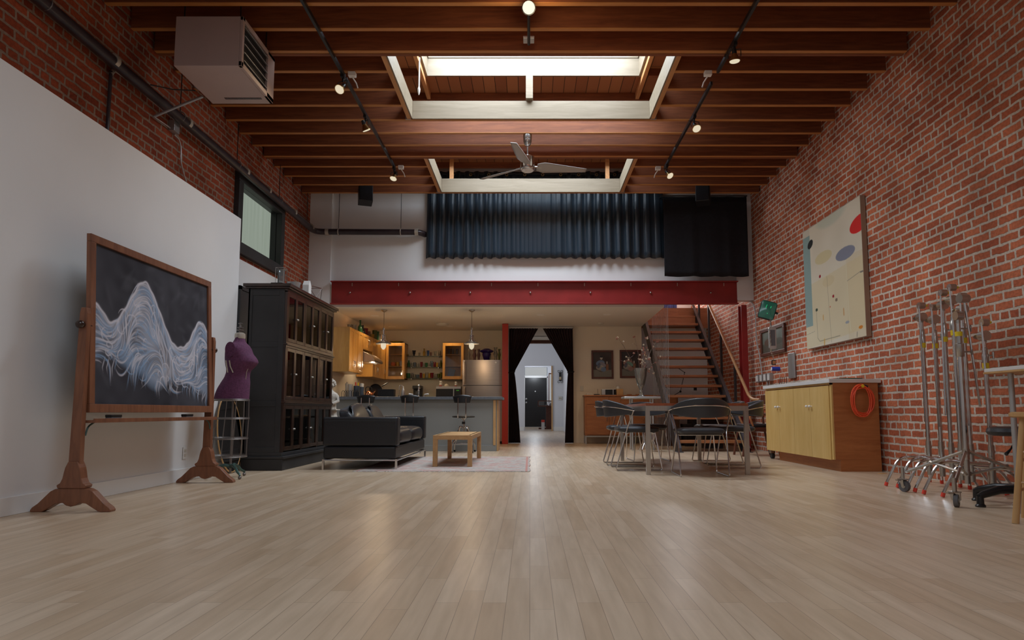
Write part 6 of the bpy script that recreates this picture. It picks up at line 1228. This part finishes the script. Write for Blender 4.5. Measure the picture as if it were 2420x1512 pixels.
def chain(g, a, b, n, r=.0035, L=.024):
    a, b = Vector(a), Vector(b)
    for k in range(n):
        c = a+(b-a)*(k+.5)/n; s_ = (b-a).length/n*.62
        g.tube([(c.x+(.009*math.cos(q) if k % 2 == 0 else 0), c.y+(.009*math.cos(q) if k % 2 else 0), c.z+s_*math.sin(q)) for q in np.linspace(0, 2*PI, 11)[:-1]], r, 5, closed=True)
g = G(); chain(g, (.0, 0, .29), (.06, .02, .42), 4); g.obj('chain', M_['chrome'], t)
G().tube([(.06, .02, .42), (.2, .05, .44), (.33, .06, .44)], .007, 6).obj('wall_hook', M_['satin'], t)
G().tube(fillet([R @ Vector((.05, .1, -.05)), (.07, .05, -.05), (.05, .03, -.16)], .05), .005, 6).obj('cable', M_['dark'], t)
t = thing('hanging_device', 'grey metal device hanging on a chain below the green screen', 'device', (3.66, 9.9, 1.60))
G().prism(rr(.055, .17, .03), -.02, .02, 'y', Matrix.Translation((0, 0, .17))).obj('device_body', M_['galv'], t, bevel=.004); G().box(-.035, .035, -.024, -.02, .05, .29).obj('face_plate', M_['greyrub'], t)
g = G(); chain(g, (-.03, -.01, .33), (-.02, .0, .47), 5); chain(g, (-.05, -.03, .30), (-.04, -.03, .06), 7); chain(g, (-.04, -.02, .0), (.0, 0, -.13), 4); g.obj('chain', M_['chrome'], t)
t = thing('hanging_gauge', 'small square gauge with a copper face hanging under the chained device', 'gauge', (3.66, 9.88, 1.36)); G().box(-.03, .03, -.015, .015, 0, .075).obj('gauge_body', M_['dark'], t, bevel=.004); G().box(-.022, .022, -.018, -.015, .012, .062).obj('gauge_face', mat('copper_face', (.45, .2, .08), .4), t); G().tube([(0, 0, .075), (0, .0, .12)], .004, 5).obj('hanger', M_['chrome'], t)
t = thing('control_plate', 'tall narrow grey metal plate with a blue cylinder fixed to the brick wall', 'device', (3.74, 9.9, 1.10)); G().box(.18, .20, -.14, .10, .06, .44).obj('wall_plate', M_['galv'], t, bevel=.004)
G().tube([(-.12, -.035, .20), (.0, -.035, .20)], .032, 14).obj('blue_cylinder', mat('blue_plastic', (.02, .05, .40), .3), t, smooth=True); G().tube([(-.125, -.035, .20), (-.12, -.035, .20)], .026, 14).obj('cylinder_end', M_['trimw'], t)
g = G()
for k in range(4): g.tube(fillet([(.01+k*.03, -.02, .08), (.0+k*.035, -.03, .0), (-.02+k*.03, -.02, -.066)], .05), .004, 5)
g.obj('wires', M_['dark'], t); t['label'] = 'tall narrow grey plate carrying a blue cylinder and wires above the pine cabinet'
t = thing('switch_boxes', 'row of four white-faced switch boxes with conduit beside the red column', 'switch', (WR-.03, 10.9, 1.16))
for k in range(4):
    y = .40-k*.18; b_ = G().box(-.03, .03, y-.065, y+.065, 0, .13).obj('switch_box', M_['galv'], t, bevel=.004); G().box(-.034, -.03, y-.045, y+.045, .015, .115).obj('switch_plate', M_['trimw'], b_)
P = [at(u, v, x=WR-.04)-Vector(t.location) for u, v in ((1772, 707), (1785, 727), (1787, 800), (1797, 850), (1801, 886))]; G().tube(fillet(P, .15), .011, 8).obj('conduit', M_['galv'], t, smooth=True)
G().tube([(0, .0, 0), (0, .0, -1.1)], .013, 8).obj('conduit', M_['galv'], t, smooth=True); G().tube([(0, -.1, 0), (0, -.1, -1.14)], .010, 8).obj('conduit', M_['galv'], t, smooth=True)
# ================================================================ HALLWAY THINGS
t = thing('wall_sconce', 'black scrolled iron wall sconce with a candle glass in the hallway', 'sconce', (1.07, 23.16, 1.68)); 
G().tube([(0, -.02, .05), (0, -.02, .42)], .008, 6).box(-.04, .04, -.06, .02, .06, .36).obj('back_bar', M_['blackmetal'], t)
for sx in (-1, 1):
    for z, s_ in ((.34, 1), (.08, -1)): G().tube([(sx*(.02+.05*math.sin(q)+.012*q), -.04, z+s_*(.05-.05*math.cos(q)*(1-q*.09))) for q in np.linspace(0, 4.6, 16)], .008, 5).obj('scroll', M_['blackmetal'], t)
G().lathe([(.035, 0), (.035, .10), (0, .1)], (0, -.08, .10)).obj('candle_glass', mat('candle_glow', (.5, .36, .2), .4), t, smooth=True)
t = thing('display_table', 'glass-topped dark wooden display table beyond the hallway opening', 'display case', (.64, 25.5, 0))
g = G().box(-.33, .3, -.25, .25, .86, .90).box(-.33, .3, -.25, .25, 1.06, 1.09)
for x in (-.33, .27):
    for y in (-.25, .22): g.box(x, x+.03, y, y+.03, .86, 1.09)
g.obj('case_frame', M_['picframe'], t); G().box(-.30, .27, -.245, -.24, .9, 1.06).obj('glass_pane', M_['glass'], t); G().sph((.0, 0, .91), .07, 8, sz=.4).sph((.16, 0, .93), .06, 8).obj('white_contents', M_['trimw'], t, smooth=True)
G().box(-.02, .26, -.12, .12, .06, .86).box(-.3, .28, -.2, .2, 0, .06).obj('pedestal', M_['picframe'], t)
t = thing('strip_window', 'small bright framed strip window beside the black entrance door', 'window', (.92, 28.9, 1.1)); G().box(-.06, .06, 0, .03, 0, 1.2).obj('bright_pane', emis('strip_daylight', (.95, .98, 1), .35), t); G().box(-.09, -.06, -.01, .03, -.05, 1.25).box(.06, .09, -.01, .03, -.05, 1.25).box(-.09, .09, -.01, .03, 1.2, 1.25).obj('pane_frame', M_['picframe'], t)
p = at(1324, 941, y=23.18); t = thing('light_switch', 'white double switch on the hallway wall below the sconce', 'switch', tuple(p)); G().box(-.06, .06, -.01, .01, -.06, .06).obj('switch_plate', M_['ivory'], t, bevel=.003); G().box(-.03, -.015, -.016, -.01, -.02, .02).box(.015, .03, -.016, -.01, -.02, .02).obj('toggles', M_['greyrub'], t)
t = thing('carton', 'small red and white carton on the floor case in the vestibule', 'carton', (.75, 25.2, .0)); G().box(-.06, .06, -.06, .06, 0.0, .27).obj('carton_body', M_['trimw'], t); G().box(-.062, .062, -.062, .062, .27, .36).obj('carton_top', M_['redcap'], t)
t.location = (.50, 25.12, 0); t['label'] = 'slim white carton with red top on the floor beside the display table'
# ================================================================ C-STANDS
def cstand(loc, rz, H_, lab, arm, yz, lean=0.):
    t = thing('light_stand', lab, 'light stand', loc, rz, 'chrome light stands against the brick wall')
    for k in range(3):
        a = PI+k*2*PI/3; c, s_ = math.cos(a), math.sin(a); hz = .26-.035*k
        l = G().tube(fillet([(c*.015, s_*.015, hz), (c*.27, s_*.27, hz), (c*.395, s_*.395, .03)], .09, 6), .0125, 8).obj('leg', M_['chrome'], t, smooth=True)
        G().tube([(c*.392, s_*.392, .035), (c*.402, s_*.402, .004)], .0155, 8).obj('foot_cap', M_['redcap'], l, smooth=True)
    G().tube([(0, 0, .10), (0, 0, .40)], .022, 12).tube([(0, 0, .34), (0, 0, .36)], .026, 12).obj('base_collar', M_['satin'], t, smooth=True)
    G().tube([(0, 0, .34), (0, 0, H_-.26)], .0175, 12).obj('lower_tube', M_['chrome'], t, smooth=True)
    G().tube([(0, 0, H_-.26), (0, 0, H_-.06)], .014, 12).obj('upper_tube', M_['chrome'], t, smooth=True)
    G().lathe([(.017, 0), (.024, .004), (.024, .07), (.020, .075), (.020, .12), (.015, .125)], (0, 0, yz+.04)).obj('lock_collar', M_['satin'], t, smooth=True)
    G().tube([(0, 0, yz), (0, 0, yz+.045)], .0235, 14).obj('yellow_ring', M_['yellow'], t, smooth=True)
    a = arm*.9; d = Vector((math.cos(a), math.sin(a), 0)); kz = yz+.10
    k_ = G().tube([(0, 0, kz), d*.055+Vector((0, 0, kz))], .006, 6).tube([d*.055+Vector((0, -.0, kz-.028)), d*.055+Vector((0, 0, kz+.028))], [.006, .009], 6); k_.obj('tee_knob', M_['satin'], t, smooth=True)
    # grip head, its discs and knob
    h = H_-.02; g = G(); g.tube([(0, 0, h-.05), (0, 0, h)], .017, 10); g.tube([(0, -.03, h), (0, .03, h)], .040, 18); g.tube([(0, .03, h), (0, .06, h)], .011, 8); g.obj('grip_head', M_['satin'], t, smooth=True)
    G().tube([(0, .042, h), (0, .056, h)], .0125, 8).obj('yellow_washer', M_['yellow'], t)
    G().lathe([(0, -.008), (.034, -.004), (.036, .003), (0, .008)], M=Matrix.Translation((0, .075, h)) @ Matrix.Rotation(PI/2+.4, 4, 'X') @ Matrix.Scale(.55, 4, (0, 1, 0))).obj('wing_knob', M_['satin'], t, smooth=True)
    # grip arm folded down alongside the stand
    ax = -.045; b0 = Vector((ax, -.05, h+.10)); b1 = Vector((ax+.015+lean, -.045, h-.95))
    G().tube([b0, b1], .008, 8).obj('grip_arm', M_['chrome'], t, smooth=True)
    g = G(); g.tube([(ax-.005, -.05, h+.10), (ax+.045, -.05, h+.10)], .03, 16); g.tube([(ax+.045, -.05, h+.10), (ax+.075, -.05, h+.10)], .009, 8); g.obj('arm_head', M_['satin'], t, smooth=True)
    G().tube([(ax+.055, -.05, h+.10), (ax+.07, -.05, h+.10)], .011, 8).obj('yellow_washer', M_['yellow'], t)
    return t
labs = ['first from the left of the cluster of chrome stands, next to the cabinet', 'second chrome stand from the left in the cluster against the brick', 'third chrome stand from the left in the cluster', 'fourth chrome stand from the left, in the middle of the cluster', 'fifth chrome stand from the left, just behind the wheeled stand', 'rightmost and shortest chrome stand, with the yellow ring lowest']
specs = [(3.58, 5.98, 1.54, 1.24, 1.2), (3.60, 5.83, 1.50, 1.22, 0.), (3.58, 5.66, 1.60, 1.26, -.6), (3.57, 5.52, 1.62, 1.30, .6), (3.56, 5.38, 1.52, 1.22, 2.), (3.60, 5.20, 1.28, 1.00, -1)]
for (x, y, H_, yz, arm), lb_ in zip(specs, labs): cstand((x, y, 0), .0, H_, lb_, arm, yz, lean=.03*math.sin(arm*3))
t = thing('rolling_light_stand', 'wheeled chrome light stand with three casters in front of the other stands', 'light stand', (3.31, 5.06, 0))
for k, (cx, cy) in enumerate(((3.10, 5.56), (2.965, 4.68), (3.74, 4.86))):
    d = Vector((cx-3.31, cy-5.06, 0)); n = d.normalized(); e = d-n*.03
    l = G().tube([n*.02+Vector((0, 0, .36)), e+Vector((0, 0, .165))], .012, 4).obj('leg', M_['satin'], t); G().tube([n*.02+Vector((0, 0, .19)), n*(d.length*.55)+Vector((0, 0, .265))], .010, 4).obj('leg_brace', M_['satin'], l)
    G().tube([d+Vector((0, 0, .105)), d+Vector((0, 0, .20))], .015, 10).obj('caster_stem', M_['satin'], l, smooth=True)
    wv_ = Vector((n.y, -n.x, 0)); o_ = Vector((.01, 0, .047)); G().tube([d+o_-wv_*.014, d+o_+wv_*.014], .046, 18).obj('caster_wheel', M_['greyrub'], l, smooth=True)
    G().tube([d+o_-wv_*.017, d+o_+wv_*.017], .018, 12).obj('wheel_hub', M_['satin'], l)
    g = G(); 
    for s_ in (-1, 1): g.tube([d+wv_*.019*s_+Vector((0, 0, .105)), d+o_+wv_*.019*s_], [.02, .012], 4)
    g.box(d.x-.03, d.x+.03, d.y-.03, d.y+.03, .10, .108); g.box(d.x-.055, d.x-.02, d.y-.018, d.y+.018, .092, .10); g.obj('caster_fork', M_['satin'], l)
G().tube([(0, 0, .12), (0, 0, .34)], .02, 12).tube([(0, 0, .34), (0, 0, .38)], .026, 12).tube([(0, 0, .18), (0, 0, .21)], .028, 12).obj('base_hub', M_['satin'], t, smooth=True)
G().tube([(0, 0, .3), (0, 0, 1.20)], .023, 14).obj('lower_tube', M_['chrome'], t, smooth=True)
G().lathe([(.024, 0), (.028, .005), (.028, .05), (.03, .055), (.03, .10), (.024, .105), (.024, .17)], (0, 0, 1.08)).obj('lock_collar', M_['satin'], t, smooth=True)
G().tube([(0, 0, 1.24), (0, 0, 1.275)], .026, 14).obj('yellow_ring', M_['yellow'], t, smooth=True)
G().tube([(0, 0, 1.2), (0, 0, 1.36)], .016, 12).obj('upper_tube', M_['chrome'], t, smooth=True)
g = G(); g.tube([(-.02, 0, 1.40), (.03, 0, 1.40)], .036, 16); g.tube([(0, 0, 1.34), (0, 0, 1.38)], .018, 10); g.obj('grip_head', M_['satin'], t, smooth=True)
for z in (1.12, 1.3): G().tube([(.02, 0, z), (.08, -.01, z)], .006, 6).lathe([(0, -.007), (.026, -.003), (.028, .003), (0, .007)], M=Matrix.Translation((.085, -.01, z)) @ Matrix.Rotation(PI/2, 4, 'Y') @ Matrix.Scale(.5, 4, (0, 1, 0))).obj('wing_knob', M_['satin'], t, smooth=True)
G().tube([(.045, -.02, 1.52), (.13, .0, .70)], .009, 8).obj('grip_arm', M_['chrome'], t, smooth=True); G().tube([(.0, -.03, 1.53), (.07, -.02, 1.53)], .035, 18).obj('arm_head', M_['satin'], t, smooth=True)
# ================================================================ RIGHT EDGE: STOOLS AND TABLE
t = thing('wooden_stool', 'blond wooden stool cut off by the right edge, nearest the camera', 'stool', (3.095, 4.0, 0), PI/4)
G().lathe([(0, .625), (.155, .625), (.17, .632), (.17, .652), (.155, .66), (0, .655)]).obj('seat', M_['oakstool'], t, smooth=True)
for k in range(4):
    a = PI/4+k*PI/2; c, s_ = math.cos(a), math.sin(a); G().tube([(c*.21, s_*.21, 0), (c*.125, s_*.125, .63)], [.019, .016], 12).obj('leg', M_['oakstool'], t, smooth=True)
def lp(k, z): a = PI/4+k*PI/2; r = .21-.085*z/.63; return Vector((r*math.cos(a), r*math.sin(a), z))
for k in range(4):
    for z in ((.19, .37) if k % 2 == 0 else (.24, .42)): G().tube([lp(k, z), (lp(k, z)+lp(k+1, z))/2, lp(k+1, z)], [.009, .012, .009], 8).obj('rung', M_['oakstool'], t, smooth=True)
t = thing('task_stool', 'black swivel stool with round padded seat and five-star base', 'stool', (3.47, 4.72, 0))
G().lathe([(0, .49), (.15, .49), (.185, .50), (.195, .52), (.185, .545), (.15, .555), (0, .55)]).obj('seat', M_['blackleather'], t, smooth=True)
G().tube([(0, 0, .08), (0, 0, .3)], .028, 12).tube([(0, 0, .3), (0, 0, .49)], .016, 12).obj('gas_column', M_['blackmetal'], t, smooth=True)
G().tube([(-.03, -.02, .48), (-.10, -.05, .40), (-.15, -.07, .365)], [.006, .006, .013], 6).obj('lever', M_['blackmetal'], t, smooth=True)
for k in range(5):
    a = PI*1.03+k*2*PI/5; c, s_ = math.cos(a), math.sin(a); l = G().tube([(c*.02, s_*.02, .12), (c*.18, s_*.18, .115), (c*.30, s_*.30, .085), (c*.335, s_*.335, .07)], [.034, .03, .026, .02], 10).obj('base_arm', M_['dark'], t, smooth=True)
    G().lathe([(.032, 0), (.034, .01), (.024, .02), (.022, .075)], (c*.325, s_*.325, 0), 14).obj('glide', M_['dark'], l, smooth=True)
t = thing('drafting_table', 'pale topped table on a thin steel tube leg at the right edge of the frame', 'table', (3.50, 4.19, 0))
G().prism(rr(.42, .32, .06), .925, .95, 'z').obj('table_top', M_['laminate'], t, bevel=.004); G().prism(rr(.425, .325, .06), .915, .926, 'z').obj('table_edge', M_['oakstool'], t)
for x, y in ((-.30, .20), (.36, .24), (.36, -.25), (-.10, -.26)): G().tube([(x, y, 0), (x, y, .915)], .018, 10).obj('leg', M_['galv'], t, smooth=True)
